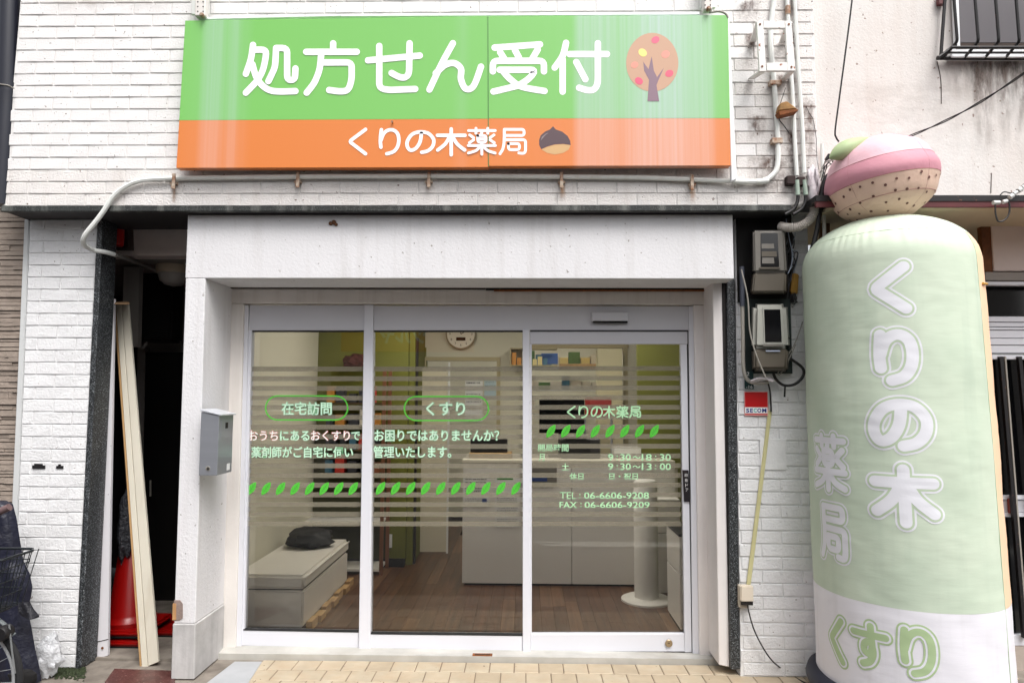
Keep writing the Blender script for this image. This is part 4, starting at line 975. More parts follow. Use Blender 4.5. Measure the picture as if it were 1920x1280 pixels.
# ================================================================== LEFT: PASSAGE AND ITS THINGS
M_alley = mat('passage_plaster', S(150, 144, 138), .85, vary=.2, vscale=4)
M_alley_d = mat('passage_shaded_plaster', S(84, 78, 76), .8, vary=.2, vscale=4)  # wall grey kept low; part of the passage's shade is in the colour
XA0 = lxr(1) + .036; XA1 = U(349, 700, YP).x
pw = thing('passage_walls', 'dim plastered walls and ceiling of the narrow passage', 'passage')
zc = U(280, 479, 4.62).z
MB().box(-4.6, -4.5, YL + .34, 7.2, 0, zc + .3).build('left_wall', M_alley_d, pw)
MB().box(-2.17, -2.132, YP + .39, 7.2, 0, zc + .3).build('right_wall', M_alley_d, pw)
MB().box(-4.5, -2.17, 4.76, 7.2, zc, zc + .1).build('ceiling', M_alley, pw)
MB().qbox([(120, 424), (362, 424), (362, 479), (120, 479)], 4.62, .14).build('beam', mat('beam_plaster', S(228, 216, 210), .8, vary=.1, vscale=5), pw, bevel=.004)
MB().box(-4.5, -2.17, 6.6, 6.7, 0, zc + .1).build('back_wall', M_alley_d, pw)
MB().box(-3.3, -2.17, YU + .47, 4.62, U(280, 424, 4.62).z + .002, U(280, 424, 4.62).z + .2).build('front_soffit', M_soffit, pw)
MB().qbox([(232, 500), (262, 500), (258, 650), (228, 650)], 4.95, .05).build('pilaster', M_alley, pw)
MB().qbox([(262, 500), (360, 500), (360, 660), (258, 660)], 5.6, .05).build('upper_infill', M_alley, pw)
dr = thing('passage_door', 'black door in the dark at the back of the narrow passage', 'door')
MB().qbox([(272, 660), (362, 660), (352, 1130), (262, 1130)], 5.55, .05).build('door_leaf', mat('black_door', S(14, 12, 12), .5), dr)
MB().qbox([(258, 652), (272, 652), (262, 1130), (250, 1130)], 5.54, .06).build('door_frame', M_alley, dr)
MB().tube(PX([(282, 900), (282, 930)], 5.50), .008).build('handle', M_greyplastic, dr)
# jamb board on the left
jm = thing('leaning_board', 'narrow white board standing against the black stone pillar', 'board')
MB().qbox([(206, 560), (214, 560), (202, 1228), (181, 1234)], YL + .155, .02).build('board', mat('scuffed_white', S(222, 220, 224), .5, vary=.06, vscale=3, speck=(S(70, 60, 60), 26, .70)), jm)
MB().qbox([(202, 640), (206, 560), (181, 1234), (176, 1236)], YL + .152, .03).build('wood_edge', mat('edge_brown', S(120, 94, 66), .8), jm)
MB().lathe(U(192, 1214, YL + .153), [(.008, 0), (.008, .003)], 10, 'Y').build('bolt', M_rust, jm)
MB().qbox([(182, 1202), (203, 1197), (203, 1198.5), (182, 1203.5)], YL + .1535, .002).build('crack', M_dark, jm)
# red alarm lamp
al = thing('alarm_lamp', 'red alarm lamp on the beam at the head of the passage', 'lamp')
M_redp = mat('red_plastic', S(200, 26, 20), .3)
c = U(222, 444, 4.50)
MB().lathe(c + Vector((0, 0, -.065)), [(.026, 0), (.034, .008), (.036, .06), (.034, .115), (.022, .125)], 18).build('lens', M_redp, al, smooth=True)
MB().qbox([(209, 424), (239, 424), (240, 466), (210, 466)], 4.545, .07).build('base', mat('lamp_base', S(60, 44, 40), .6), al)
# ceiling dome lamp
dl = thing('ceiling_lamp', 'round frosted ceiling lamp in the dark passage, switched off', 'lamp')
c = U(327, 498, 5.0); c.z = zc
MB().lathe(c + Vector((0, 0, -.062)), [(.115, 0), (.125, .02), (.125, .061)], 28).build('base', mat('cream_lamp_base', S(214, 200, 176), .5), dl, smooth=True)
MB().lathe(c + Vector((0, 0, -.155)), [(.01, 0), (.06, .012), (.095, .04), (.113, .092)], 28).build('shade', mat('frosted_shade', S(180, 176, 170), .3), dl, smooth=True)
# conduit through the passage
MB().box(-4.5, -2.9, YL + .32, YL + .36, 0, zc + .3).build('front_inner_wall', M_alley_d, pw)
pcn = thing('conduit', 'grey conduit running back under the ceiling of the passage', 'conduit')
MB().tube([U(215, 478, YL + .04), U(232, 484, 4.5), U(262, 494, 4.85), U(304, 512, 5.0)], .014, 10).build('pipe', M_alley, pcn, smooth=True)
mtb = thing('meter_box', 'black meter box high on the back of the dark passage', 'meter box')
MB().qbox([(262, 510), (322, 512), (320, 640), (258, 640)], 5.3, .2).build('casing', M_void, mtb, bevel=.02, seg=2)
MB().tube(smoothpts(PX([(258, 610), (256, 640), (266, 652), (276, 642)], 5.2), 5), .012).build('pipe', M_alley, mtb, smooth=True)
# leaning planks
lp = thing('leaning_planks', 'two tall cream planks leaning together in the mouth of the passage', 'planks')
M_plank = mat('cream_panel', S(214, 208, 192), .5, vary=.08, vscale=3, streak=(S(160, 140, 110), .3))
def lean(q, name, m, d=.02, dy=0.0):
    Yt_, Yb_ = YL + .30 + dy, YL + .05 + dy
    p = [U(q[0][0], q[0][1], Yt_), U(q[1][0], q[1][1], Yt_), U(q[2][0], q[2][1], Yb_), U(q[3][0], q[3][1], Yb_)]
    return MB().hexa(p + [v + Vector((0, d, .0)) for v in p]).build(name, m, lp, bevel=.002)
lean([(217, 570), (227, 570), (277, 1250), (266, 1252)], 'board', M_plank)
lean([(228, 570), (240, 571), (297, 1240), (278, 1248)], 'board', M_plank)
lean([(213, 570), (216.5, 570), (265.5, 1254), (262, 1254)], 'board_edge', mat('edge_tan', S(176, 140, 96), .7), .02, .002)
lean([(214, 565), (240, 565), (240, 570), (214, 570)], 'top_edge', mat('edge_brown', S(120, 94, 66)), .02, 0)
# red traffic cones
M_cone = mat('red_cone_plastic', S(150, 8, 6), .32, vary=.15, vscale=5)
M_cone_b = mat('cone_black_rubber', S(24, 22, 24), .7)
def cone(lab, x, y, zb_, h=.70, top=True):
    t = thing('traffic_cone', lab, 'traffic cone', 'traffic cones in the passage')
    w = .195
    MB().box(x - w, x + w, y - w, y + w, zb_ + .004, zb_ + .036).build('base', M_cone, t, bevel=.014, seg=2, smooth=True)
    MB().box(x - w * .93, x + w * .93, y - w * .93, y + w * .93, zb_ - .008, zb_ + .003).build('rubber_foot', M_cone_b, t)
    if top:
        MB().lathe((x, y, zb_ + .0365), [(.160, 0), (.165, .03), (.142, .052), (.132, .07), (.058, h), (.042, h + .02)], 28).build('cone_body', M_cone, t, smooth=True)
    return t
cx = G(262, 1212); cyy = 4.72
cone('red traffic cone standing uppermost in the stack behind the leaning planks', U(247, 1100, cyy).x, cyy, .066 + .014, .74)
cone('red traffic cone whose base is lowest in the stack behind the leaning planks', U(247, 1100, cyy).x - .012, cyy - .01, .020, .70, False)
cone('red cone base lying flat at the right of the passage, behind the planks', U(322, 1150, 4.95).x, 4.92, .020, .7, False)
# dark plastic bag over the cone
M_bagd = mat('dark_plastic_film', S(70, 72, 78), .25, vary=.5, vscale=14, bump=1.0, bscale=30, bdist=.03)
def blob(c, rx, ry, rz, seed, amp=.25, n=20, sag=0.0):
    mb = MB(); rows = n // 2; o = []
    for i in range(rows + 1):
        th = math.pi * i / rows
        for k in range(n):
            ph = 2 * math.pi * k / n
            d = Vector((math.sin(th) * math.cos(ph), math.sin(th) * math.sin(ph), math.cos(th)))
            s_ = 1 + amp * noise.noise(d * 2.2 + Vector((seed, 0, 0))) + amp * .5 * noise.noise(d * 5 + Vector((0, seed, 0)))
            mb.v.append(Vector(c) + Vector((d.x * rx, d.y * ry, d.z * rz)) * s_)
    for i in range(rows):
        for k in range(n): mb.face(i * n + k, i * n + (k + 1) % n, (i + 1) * n + (k + 1) % n, (i + 1) * n + k)
    return mb
bg = blob(U(236, 985, 4.62), .055, .05, .22, 3.3, .4).build('hanging_bag', M_bagd, None, smooth=True)
tag(bg, 'crumpled dark plastic bag hanging over the red cone in the passage', 'bag')

# ================================================================== FAR LEFT
nl = thing('siding_wall', 'beige stone patterned siding of the neighbouring house at the left edge', 'wall')
M_side = mat('beige_siding', S(166, 152, 140), .85, vary=.25, vscale=10, bump=.9, bscale=60, bdist=.006)
YN0 = YL + .06
xs0, xs1 = U(-90, 700, YN0).x, U(60, 700, YN0).x
MB().box(xs0, xs1, YN0, YN0 + .3, -.05, 4.2).build('backing', mat('siding_groove', S(90, 80, 72), .9), nl)
rnd = random.Random(11); mb = MB(); z = 0.0
while z < 4.15:
    h = rnd.choice((.020, .026, .032, .04)); x = xs0
    while x < xs1:
        w = rnd.uniform(.12, .4); x1_ = min(x + w, xs1); dz = rnd.uniform(-.002, .002)
        mb.box(x, x1_ - .001, YN0 - rnd.uniform(.006, .02), YN0 - .001, z + .0025 + dz, z + h - .0025 + dz); x = x1_
    z += h
o = mb.build('stone_courses', M_side, nl, bevel=0); o['kind'] = 'stuff'
dp = thing('downpipe', 'pale flat downpipe between the beige siding and the white brick wall', 'pipe')
MB().qbox([(45, 410), (55, 412), (25, 1160), (12, 1160)], YN0 - .05, .04).build('pipe', mat('pale_pipe', S(206, 208, 208), .5, vary=.06, vscale=4), dp, bevel=.006)
rp = thing('rain_pipe', 'thick black rain pipe in the top left corner', 'pipe')
MB().tube(PX([(20, -60), (14, 180), (2, 385)], YU + .02), .055, 18).build('pipe', mat('navy_pipe', S(26, 28, 40), .35), rp, smooth=True)
MB().tube(PX([(14.5, 158), (14, 168)], YU + .02), .060, 18).build('collar', mat('navy_pipe', S(26, 28, 40)), rp, smooth=True)
MB().tube(smoothpts([U(-4, 158, YU - .07), U(14, 160, YU - .065), U(26, 166, YU - .02)], 4), .004).build('tie', M_greyplastic, rp)
MB().box(U(-60, 100, YU + .3).x, U(42, 100, YU + .3).x, YU + .30, YU + .34, U(0, 395, YU + .3).z, 4.6).build('dark_recess', M_board, nl)

# ================================================================== BICYCLE, BAGS
bk = thing('bicycle', 'bicycle with a black wire basket, partly in view at the lower left corner', 'bicycle')
YB = 3.30
wc = U(-80, 1291, YB); wc.z = .298
M_tyre = mat('tyre', S(30, 30, 32), .8); M_rim = mat('chrome_rim', S(216, 218, 220), .25, .6); M_spoke = mat('spoke', S(180, 184, 186), .3, .7)
def ring(c, rad, r, n=56, m=8, ax='Y', arc=(0, 2 * math.pi)):
    pts = [c + Vector((rad * math.cos(arc[0] + (arc[1] - arc[0]) * i / n), 0, rad * math.sin(arc[0] + (arc[1] - arc[0]) * i / n))) for i in range(n + 1)]
    return MB().tube(pts, r, m, caps=False)
w_ = ring(wc, .296, .017).build('wheel', M_tyre, bk, smooth=True)
ring(wc, .272, .011).build('rim', M_rim, w_, smooth=True)
mb = MB()
for k in range(28):
    a = 2 * math.pi * k / 28; b = a + (.5 if k % 2 else -.5)
    mb.tube([wc + Vector((.02 * math.cos(b), .02 * (1 if k % 2 else -1), .02 * math.sin(b))), wc + Vector((.27 * math.cos(a), 0, .27 * math.sin(a)))], .0016, 4)
mb.build('spokes', M_spoke, w_)
MB().lathe(wc + Vector((0, .04, 0)), [(.02, 0), (.02, .08)], 12, 'Y').build('hub', M_spoke, w_)
ring(wc, .335, .010, 30, 6, arc=(R(40), R(150))).build('mudguard', mat('mudguard_grey', S(120, 126, 128), .35, .3), bk, smooth=True)
MB().tube([wc + Vector((0, -.06, 0)), wc + Vector((-.05, -.06, .36)), wc + Vector((-.12, 0, .62)), wc + Vector((-.16, 0, .75))], .014, 10).build('fork', M_black, bk, smooth=True)
MB().tube(PX([(17, 1170), (22, 1215), (28, 1262)], YB - .03), .004, 6).build('stay', M_spoke, bk)
MB().tube([wc + Vector((-.13, 0, .64)), wc + Vector((-.75, .05, .25))], .02, 10).build('frame_tube', M_black, bk, smooth=True)
gp = MB().tube(smoothpts([wc + Vector((-.16, 0, .75)), U(-60, 985, YB - .03), U(-30, 968, YB - .06), U(0, 958, YB - .1)], 5), .011, 10).build('handlebar', M_spoke, bk, smooth=True)
MB().tube(PX([(-6, 961), (18, 950)], YB - .1), .017, 12).build('grip', mat('worn_grip', S(110, 88, 88), .6), gp, smooth=True)
lamp_c = U(10, 1184, YB - .02)
MB().lathe(lamp_c + Vector((0, .03, 0)), [(.022, 0), (.032, .01), (.036, .06), (.030, .07)], 16, 'Y').build('front_lamp', M_black, bk, smooth=True)
MB().tube(PX([(-20, 1170), (10, 1180)], YB - .01), .008).build('lamp_arm', M_black, bk)
bs = MB(); mw = 0.0028
def bpt(u, v, t):    # u across 0..1, v depth 0..1, t height 0(bottom)..1(rim)
    k = 1 - .22 * (1 - t)
    cxp = U(-63, 1080, YB).x; hw = .215 * k; hd = .14 * k
    zb0, zt0 = U(0, 1142, YB).z, U(0, 1040, YB).z
    return Vector((cxp + .03 + (u - .5) * 2 * hw, YB + .0 + (v - .5) * 2 * hd, zb0 + (zt0 - zb0) * t + (v - .5) * .0))
def loop(t, r):
    pts = []
    for (u, v) in ((0, 0), (.25, 0), (.5, 0), (.75, 0), (.93, 0), (1, .15), (1, .5), (1, .85), (.93, 1), (.5, 1), (.07, 1), (0, .85), (0, .15), (0, 0)): pts.append(bpt(u, v, t))
    return bs.tube(pts, r, 6)
loop(1.0, .006)
for t in (.0, .28, .55, .8): loop(t, mw)
for i in range(12):
    u = i / 11
    for v in (0, 1): bs.tube([bpt(u, v, 1), bpt(u, v, 0)], mw * .8, 5)
for i in range(1, 6):
    v = i / 6
    for u in (0, 1): bs.tube([bpt(u, v, 1), bpt(u, v, 0)], mw * .8, 5)
for i in range(9):
    v = i / 8; bs.tube([bpt(0, v, 0), bpt(1, v, 0)], mw * .8, 5)
bs.build('basket', mat('black_wire', S(30, 36, 40), .35, .3), bk)
MB().box(bpt(.1, 0, 0).x, bpt(.9, 0, 0).x, YB - .08, YB + .08, bpt(0, 0, 0).z - .02, bpt(0, 0, 0).z - .004).build('basket_carrier', M_black, bk)

gm = thing('rain_cape', 'navy blue nylon cover draped upright behind the bicycle basket', 'cover')
M_navyc = mat('navy_nylon', S(26, 28, 46), .42, vary=.35, vscale=8, bump=.7, bscale=7, bdist=.03, spec=.5)
M_navyd = mat('black_nylon', S(20, 20, 30), .5, vary=.3, vscale=10, bump=.8, bscale=24, bdist=.02)
edge = [(938, -60, 12), (944, -70, 24), (970, -70, 31), (1015, -70, 38), (1050, -70, 44), (1075, -70, 56), (1100, -70, 61), (1120, -70, 58), (1140, -70, 52), (1180, -70, 60), (1215, -70, 66), (1250, -70, 74), (1276, -70, 78)]
YGm = 4.02
def sheet(edge, Y, m, name, parent, thick=.12, seed=0., nx=22):
    mb = MB(); rows = []
    for j in range(len(edge) - 1):
        for s_ in range(3):
            t = s_ / 3; rows.append([edge[j][q] * (1 - t) + edge[j + 1][q] * t for q in range(3)])
    rows.append(list(edge[-1]))
    for side in (0, 1):
        for y, a, b in rows:
            for i in range(nx + 1):
                u = i / nx; p = U(a + (b - a) * u, y, Y)
                e_ = math.sqrt(max(0, 1 - (2 * u - 1) ** 2)) if u > .5 else 1
                dd = thick * e_ * (1 if side == 0 else -.2)
                wv = noise.noise(Vector((p.x * 13, p.z * 2.6, seed))) * .05 + noise.noise(Vector((p.x * 20, p.z * 9, seed + 5))) * .02
                mb.v.append(p - Vector((0, dd + wv * e_ if side == 0 else dd, 0)))
    W = nx + 1; H = len(rows); N = W * H
    for s0 in (0, N):
        for j in range(H - 1):
            for i in range(nx): a = s0 + j * W + i; mb.face(a, a + 1, a + W + 1, a + W)
    for j in range(H - 1):
        for i in (0, nx): a = j * W + i; mb.face(a, a + N, a + W + N, a + W)
    for i in range(nx):
        for j in (0, H - 1): a = j * W + i; mb.face(a, a + 1, a + 1 + N, a + N)
    return mb.build(name, m, parent, smooth=True)
sheet(edge, YGm, M_navyc, 'cover_body', gm, .10, 1.)
sheet([(1128, 40, 56), (1142, 42, 64), (1152, 48, 73), (1156, 55, 74)], YGm - .1, M_navyd, 'flap', gm, .04, 4.)
sheet([(1255, 30, 60), (1262, 34, 69), (1272, 36, 70), (1280, 40, 66)], YGm - .12, M_void, 'foot', gm, .06, 7.)
pbm = mat('clear_plastic_bag', S(236, 238, 242), .18, vary=.06, vscale=20, bump=1.0, bscale=22, bdist=.04, alpha=.62, spec=.8)
pb_ = blob(U(93, 1228, 4.08), .068, .05, .115, 8.1, .38, 28).build('plastic_bag', pbm, None, smooth=True)
tag(pb_, 'crumpled translucent white plastic bag at the foot of the narrow brick wall', 'bag')

# ================================================================== INFLATABLE
M_gfab = mat('pale_green_fabric', S(206, 217, 197), .62, col2=S(190, 205, 184), vscale=2.4, bump=.16, bscale=6, bstretch=(1, 1, 5), bdist=.008, streak=(S(166, 184, 166), .32))
M_wfab = mat('white_fabric', S(232, 230, 236), .62, vary=.04, vscale=3, bump=.16, bscale=6, bstretch=(1, 1, 5), bdist=.008, streak=(S(190, 186, 184), .3))
M_ofab = mat('orange_fabric', S(246, 206, 172), .62, bump=.4, bscale=7)
M_gtxt = mat('green_fabric_print', S(190, 206, 178), .62)
M_wtxt = mat('white_fabric_print', S(230, 230, 236), .62)
ifl = thing('inflatable_column', 'tall pale green inflatable advertising column topped by a pink and peach chestnut', 'inflatable')
B0 = Vector((2.085, 3.80, 0)); TOPZI = U(1672, 402, 3.45).z
def ang(px, py): d = ROT @ Vector((px - 960, F, 640 - py)); return math.atan2(d.x, d.y), d.z / math.hypot(d.x, d.y)
# fit axis and radius at two heights from the left and right outline
def fit(py, pl, pr, dist):
    a, ta = ang(pl, py); b, tb = ang(pr, py); mid = (a + b) / 2; half = (b - a) / 2
    return Vector((dist * math.sin(mid), dist * math.cos(mid), EYE + (ta + tb) / 2 * dist)), dist * math.sin(half)
DI = 4.42
c_lo, r_lo = fit(1200, 1529, 1903, DI); c_mi, r_mi = fit(820, 1514, 1873, DI); c_hi, r_hi = fit(500, 1504, 1844, DI)
print('inflatable', c_lo, r_lo, c_mi, r_mi, c_hi, r_hi)
ZSH = c_hi.z; 
def axis(z):
    if z <= c_mi.z: t = (z - c_lo.z) / (c_mi.z - c_lo.z); p = c_lo.lerp(c_mi, t); r_ = r_lo + (r_mi - r_lo) * t
    else: t = (z - c_mi.z) / (c_hi.z - c_mi.z); p = c_mi.lerp(c_hi, min(t, 1.3)); r_ = r_mi + (r_hi - r_mi) * min(t, 1.0)
    return p.x, p.y, r_
ZT_ = c_hi.z + .285
def rad(z):
    x, y, r_ = axis(z)
    z0s = c_hi.z - .02
    if z > z0s:
        t = (z - z0s) / (ZT_ - z0s); r_ *= max(0.0, 1 - t ** 2.3) ** (1 / 2.0)
    return r_
def ipt(th, z, lift=0.0):    # th 0 faces the camera side (towards -y)
    x, y, _ = axis(z); r_ = rad(z) + lift
    return Vector((x + r_ * math.sin(th), y - r_ * math.cos(th), z))
TH0 = -math.atan2(c_mi.x, c_mi.y)     # the direction of the camera seen from the axis
def iang(px, py):
    """angle and height on the body seen at a pixel (march along the ray)"""
    d = (ROT @ Vector((px - 960, F, 640 - py))).normalized(); o = Vector((0, 0, EYE)); t = 2.6
    while t < 5.2:
        p = o + d * t; ax, ay, _ = axis(p.z)
        if math.hypot(p.x - ax, p.y - ay) < rad(p.z): return math.atan2(p.x - ax, -(p.y - ay)), p.z
        t += .003
    return None
zwb = iang(1700, 1143)[1]; print('white band z', zwb, 'top', ZT_)
thO = iang(1858, 800)[0]      # seam where the orange back starts
NT = 96
ZSM = c_hi.z + .13      # seam of the domed top
def iwave(th, z):
    w = .0026 * math.sin(th * 52 + 3 * math.sin(th * 7)) * max(0, 1 - abs(z - ZSM) / .12) * (.6 + .8 * noise.noise(Vector((th * 5, 3, 1))))
    w += .0045 * noise.noise(Vector((th * 3, z * 4, 0))) + .0014 * noise.noise(Vector((th * 5, z * 26, 5)))
    return w
def ibody(name, m, z0, z1, t0, t1, nz, nt, lift=0.0):
    mb = MB()
    for i in range(nz + 1):
        z = z0 + (z1 - z0) * i / nz
        for k in range(nt + 1):
            th = t0 + (t1 - t0) * k / nt
            mb.v.append(ipt(th, z, lift + iwave(th, z) * min(1, (ZT_ - z) / .05)))
    for i in range(nz):
        for k in range(nt): a = i * (nt + 1) + k; mb.face(a, a + 1, a + nt + 2, a + nt + 1)
    return mb.build(name, m, ifl, smooth=True)
TW = 2 * math.pi
ibody('green_front', M_gfab, zwb, ZSM, thO - math.pi, thO, 110, 220)
ibody('orange_back', M_ofab, zwb, ZSM, thO, thO + math.pi, 60, 60)
ibody('white_foot', M_wfab, 0.15, zwb - .0005, thO - math.pi, thO + math.pi, 30, 260)
ibody('domed_top', M_gfab, ZSM + .0005, ZT_ - .0008, 0, TW, 24, 220, .0)
seam = MB(); seam.tube([ipt(TH0 - 1.6 + 3.2 * i / 90, ZSM, iwave(TH0 - 1.6 + 3.2 * i / 90, ZSM)) for i in range(91)], .0012, 5); seam.build('top_seam', M_gtxt, ifl)
seam = MB(); seam.tube([ipt(thO, .15 + (ZSM - .15) * i / 60, .0005) for i in range(61)], .0022, 5); seam.build('side_seam', M_gtxt, ifl)
bx, by, br = axis(.06)
pts = [Vector((bx + (br + .004) * math.sin(TW * k / 64), by - (br + .004) * math.cos(TW * k / 64), .10)) for k in range(65)]
MB().tube(pts, .056, 10, caps=False).build('base_ring', mat('black_rubber_ring', S(26, 28, 44), .5), ifl, smooth=True)
MB().lathe((bx, by, 0), [(br - .01, 0), (br - .01, .09)], 48).build('base_plate', M_black, ifl)
# yellow tie at the seam
a_ = iang(1842, 532); MB().tube([ipt(a_[0] - .03, a_[1], .006), ipt(a_[0] + .1, a_[1] + .003, .012)], .006, 8).build('yellow_tie', mat('yellow_tie', S(206, 158, 70), .5), ifl)
def iglyph(ch, box, w, layers, eps0):
    px0, py0, px1, py1 = box
    L_ = iang(px0, (py0 + py1) / 2); R_ = iang(px1, (py0 + py1) / 2)
    cxp = (px0 + px1) / 2; T_ = iang(cxp, py0); Bt = iang(cxp, py1)
    th0, th1, zt_, zb_ = L_[0], R_[0], T_[1], Bt[1]
    r_ = axis((zt_ + zb_) / 2)[2]
    sx = (th1 - th0) * r_ / 100; sy = (zt_ - zb_) / 100     # metres per glyph unit
    for li, (ww, m) in enumerate(layers):
        mb = MB()
        for i, ln in enumerate(stroke_lines(ch)):
            pl = [Vector((p.x * sx, -p.y * sy, 0)) * 100 for p in ln]      # in centimetres
            lift = .0011 + eps0 + li * .0009 + i * .0001
            ribbon(mb, pl, ww, lambda a, b, lift=lift: ipt(th0 + a / 100 / r_, zt_ + b / 100, lift + iwave(th0 + a / 100 / r_, zt_ + b / 100)), dense=1.5)
        mb.build('lettering' if li == len(layers) - 1 else 'lettering_outline', m, ifl, smooth=False)
for ch, bx_ in (('く', (1626, 498, 1714, 582)), ('り', (1638, 622, 1724, 716)), ('の', (1634, 750, 1743, 842)), ('木', (1638, 876, 1756, 982))):
    iglyph(ch, bx_, 0, [(4.7, M_wtxt), (3.75, M_gtxt), (2.75, M_wtxt)], 0)
for ch, bx_ in (('薬', (1530, 813, 1587, 920)), ('局', (1540, 945, 1589, 1050))):
    iglyph(ch, bx_, 0, [(3.4, M_wtxt), (2.55, M_gtxt), (1.75, M_wtxt)], 0)
M_gdark = mat('green_fabric_lettering', S(176, 198, 152), .62)
for k, (ch, bx_) in enumerate((('く', (1556, 1158, 1586, 1238)), ('す', (1600, 1170, 1664, 1248)), ('り', (1686, 1179, 1758, 1265)))):
    iglyph(ch, bx_, 0, [(3.5, M_gdark), (2.65, M_wtxt), (1.7, M_gdark)], .0003 * k)
# ---- chestnut on top
M_pink = mat('pink_fabric', S(210, 146, 160), .6, vary=.08, vscale=5, bump=.4, bscale=10, bdist=.012)
M_pink2 = mat('pale_pink_fabric', S(228, 184, 194), .6, vary=.06, vscale=5, bump=.5, bscale=10, bdist=.012)
M_peach = mat('peach_fabric', S(234, 200, 180), .6, vary=.06, vscale=5, bump=.5, bscale=10, bdist=.012)
M_seed = mat('seed_print', S(110, 74, 66), .7)
cd = DI - .1
cc, rr_ = fit(340, 1545, 1766, cd)
zc_ = EYE + ang(1655, 338)[1] * cd
CC = Vector((cc.x, cc.y, zc_)); RX = rr_ * 1.0; RZ = RX * .84
tilt = Matrix.Rotation(R(-8), 3, 'Y') @ Matrix.Rotation(R(-2), 3, 'X')
def cpt(la, lo, lift=0.0):
    k = 1 + lift / RX + .012 * math.cos(la * 10)
    lump = 1 + .006 * noise.noise(Vector((lo * 2, la * 6, 2)))
    p = Vector((math.cos(la) * math.sin(lo) * RX, -math.cos(la) * math.cos(lo) * RX, math.sin(la) * RZ)) * k * lump
    return CC + tilt @ p
def cband(name, m, a0, a1, n=10):
    mb = MB(); nt = 72
    for i in range(n + 1):
        la = a0 + (a1 - a0) * i / n
        for k in range(nt): mb.v.append(cpt(la, TW * k / nt))
    for i in range(n):
        for k in range(nt): mb.face(i * nt + k, i * nt + (k + 1) % nt, (i + 1) * nt + (k + 1) % nt, (i + 1) * nt + k)
    mb.build(name, m, ifl, smooth=True)
S1 = R(-10)
cband('chestnut_cap', M_pink2, R(16), R(89.5)); cband('chestnut_band', M_pink, S1, R(16)); cband('chestnut_underside', M_peach, R(-80), S1, 18)
mb = MB(); 
for la in (R(16), S1, R(-34)): mb.tube([cpt(la, TH0 - 1.7 + 3.4 * i / 60, .0) for i in range(61)], .0014, 5)
for lo in (TH0 - .55, TH0 + .9): mb.tube([cpt(R(-70) + R(150) * i / 30, lo, .0) for i in range(31)], .0006, 5)
mb.build('chestnut_seams', mat('seam_thread', S(176, 118, 118), .7), ifl)
rnd = random.Random(21); mb = MB(); placed = []
tries = 0
while len(placed) < 44 and tries < 4000:
    tries += 1; la = rnd.uniform(R(-60), R(-14)); lo = TH0 + rnd.uniform(-1.5, 1.5)
    q = cpt(la, lo, .002)
    if any((q - p).length < .055 for p in placed): continue
    placed.append(q); nrm = (q - CC).normalized(); t1 = nrm.orthogonal().normalized(); t2 = nrm.cross(t1); r_ = rnd.uniform(.0065, .0085)
    o = len(mb.v)
    for k in range(10): mb.v.append(q + (t1 * math.cos(TW * k / 10) + t2 * math.sin(TW * k / 10)) * r_ + nrm * .001)
    mb.face(*range(o, o + 10))
mb.build('seed_dots', M_seed, ifl)
M_lf = mat('leaf_green_fabric', S(176, 194, 146), .6, vary=.15, vscale=8, bump=.4, bscale=14)
lc = U(1592, 277, 3.74); mb = MB()
n1, n2 = 20, 12
ax_ = (U(1626, 258, 3.74) - U(1560, 293, 3.74)).normalized()
for i in range(n1 + 1):
    t = i / n1; prof = max(0.02, math.sin(math.pi * t ** .8)) ** .9
    up_ = Vector((0, 0, 1)) - ax_ * ax_.z; up_.normalize(); sd_ = ax_.cross(up_)
    for k in range(n2):
        a = TW * k / n2
        mb.v.append(lc + ax_ * (t - .5) * .25 + up_ * (.05 * prof * math.sin(a)) + sd_ * (.05 * prof * math.cos(a)))
for i in range(n1):
    for k in range(n2): mb.face(i * n2 + k, i * n2 + (k + 1) % n2, (i + 1) * n2 + (k + 1) % n2, (i + 1) * n2 + k)
mb.build('chestnut_leaf', M_lf, ifl, smooth=True)
# ================================================================== RIGHT NEIGHBOUR
M_stucco = mat('weathered_stucco', S(224, 222, 219), .88, col2=S(218, 211, 206), vscale=1.6, bump=.5, bscale=70, bdist=.006,
               speck=[(S(150, 130, 120), 34, .70)], streak=(S(206, 194, 186), .4))
YR = YU + .05
rb = thing('neighbouring_house', 'weathered cream stucco house with a dark red canopy at the right', 'house')
XRL = U(1531, 200, YU).x + .004
zr = U(1800, 372, YR).z
MB().box(XRL, 4.4, YR, YR + .4, zr, 4.2).build('upper_wall', M_stucco, rb)
for a in ((1822, 112, 1868, 300), (1868, 112, 1905, 290), (1765, 112, 1960, 190), (1900, 112, 1960, 330)):
    stain(*a, YR - .003 - .0006 * (a[0] % 7), M_soot, rb)
stain(1540, 150, 1900, 370, YR - .0022, stain_mat('stucco_grime', S(196, 186, 178), .2, (9, 9, 20)), rb)
mb = MB(); mb.tube(PX([(1859, 325), (1858, 362)], YR - .002), .0022, 5); mb.tube(smoothpts(PX([(1757, 115), (1764, 150), (1765, 195)], YR - .002), 4), .0022, 5); mb.build('crack', M_runrust if False else M_brown, rb)
# canopy
M_dred = mat('dark_red_steel', S(92, 32, 36), .5, vary=.2, vscale=10)
MB().qbox([(1530, 366), (2100, 366), (2100, 377), (1530, 377)], YR - .22, .24).build('canopy_edge', M_blackmetal, rb)
MB().qbox([(1530, 377.5), (2100, 377.5), (2100, 388), (1530, 388)], YR - .215, .02).build('canopy_fascia', M_dred, rb)
zs = U(1800, 388, YR - .215).z
MB().box(XRL, 4.4, YR - .19, YR + .8, zs + .004, zs + .02).build('canopy_soffit', mat('cream_soffit', S(206, 188, 160), .8, vary=.15, vscale=4), rb)
MB().qbox([(1538, 402), (1556, 402), (1556, 600), (1538, 600)], YL + .02, .02).build('old_board', mat('brown_board', S(120, 88, 60), .8, vary=.3, vscale=12), rb)
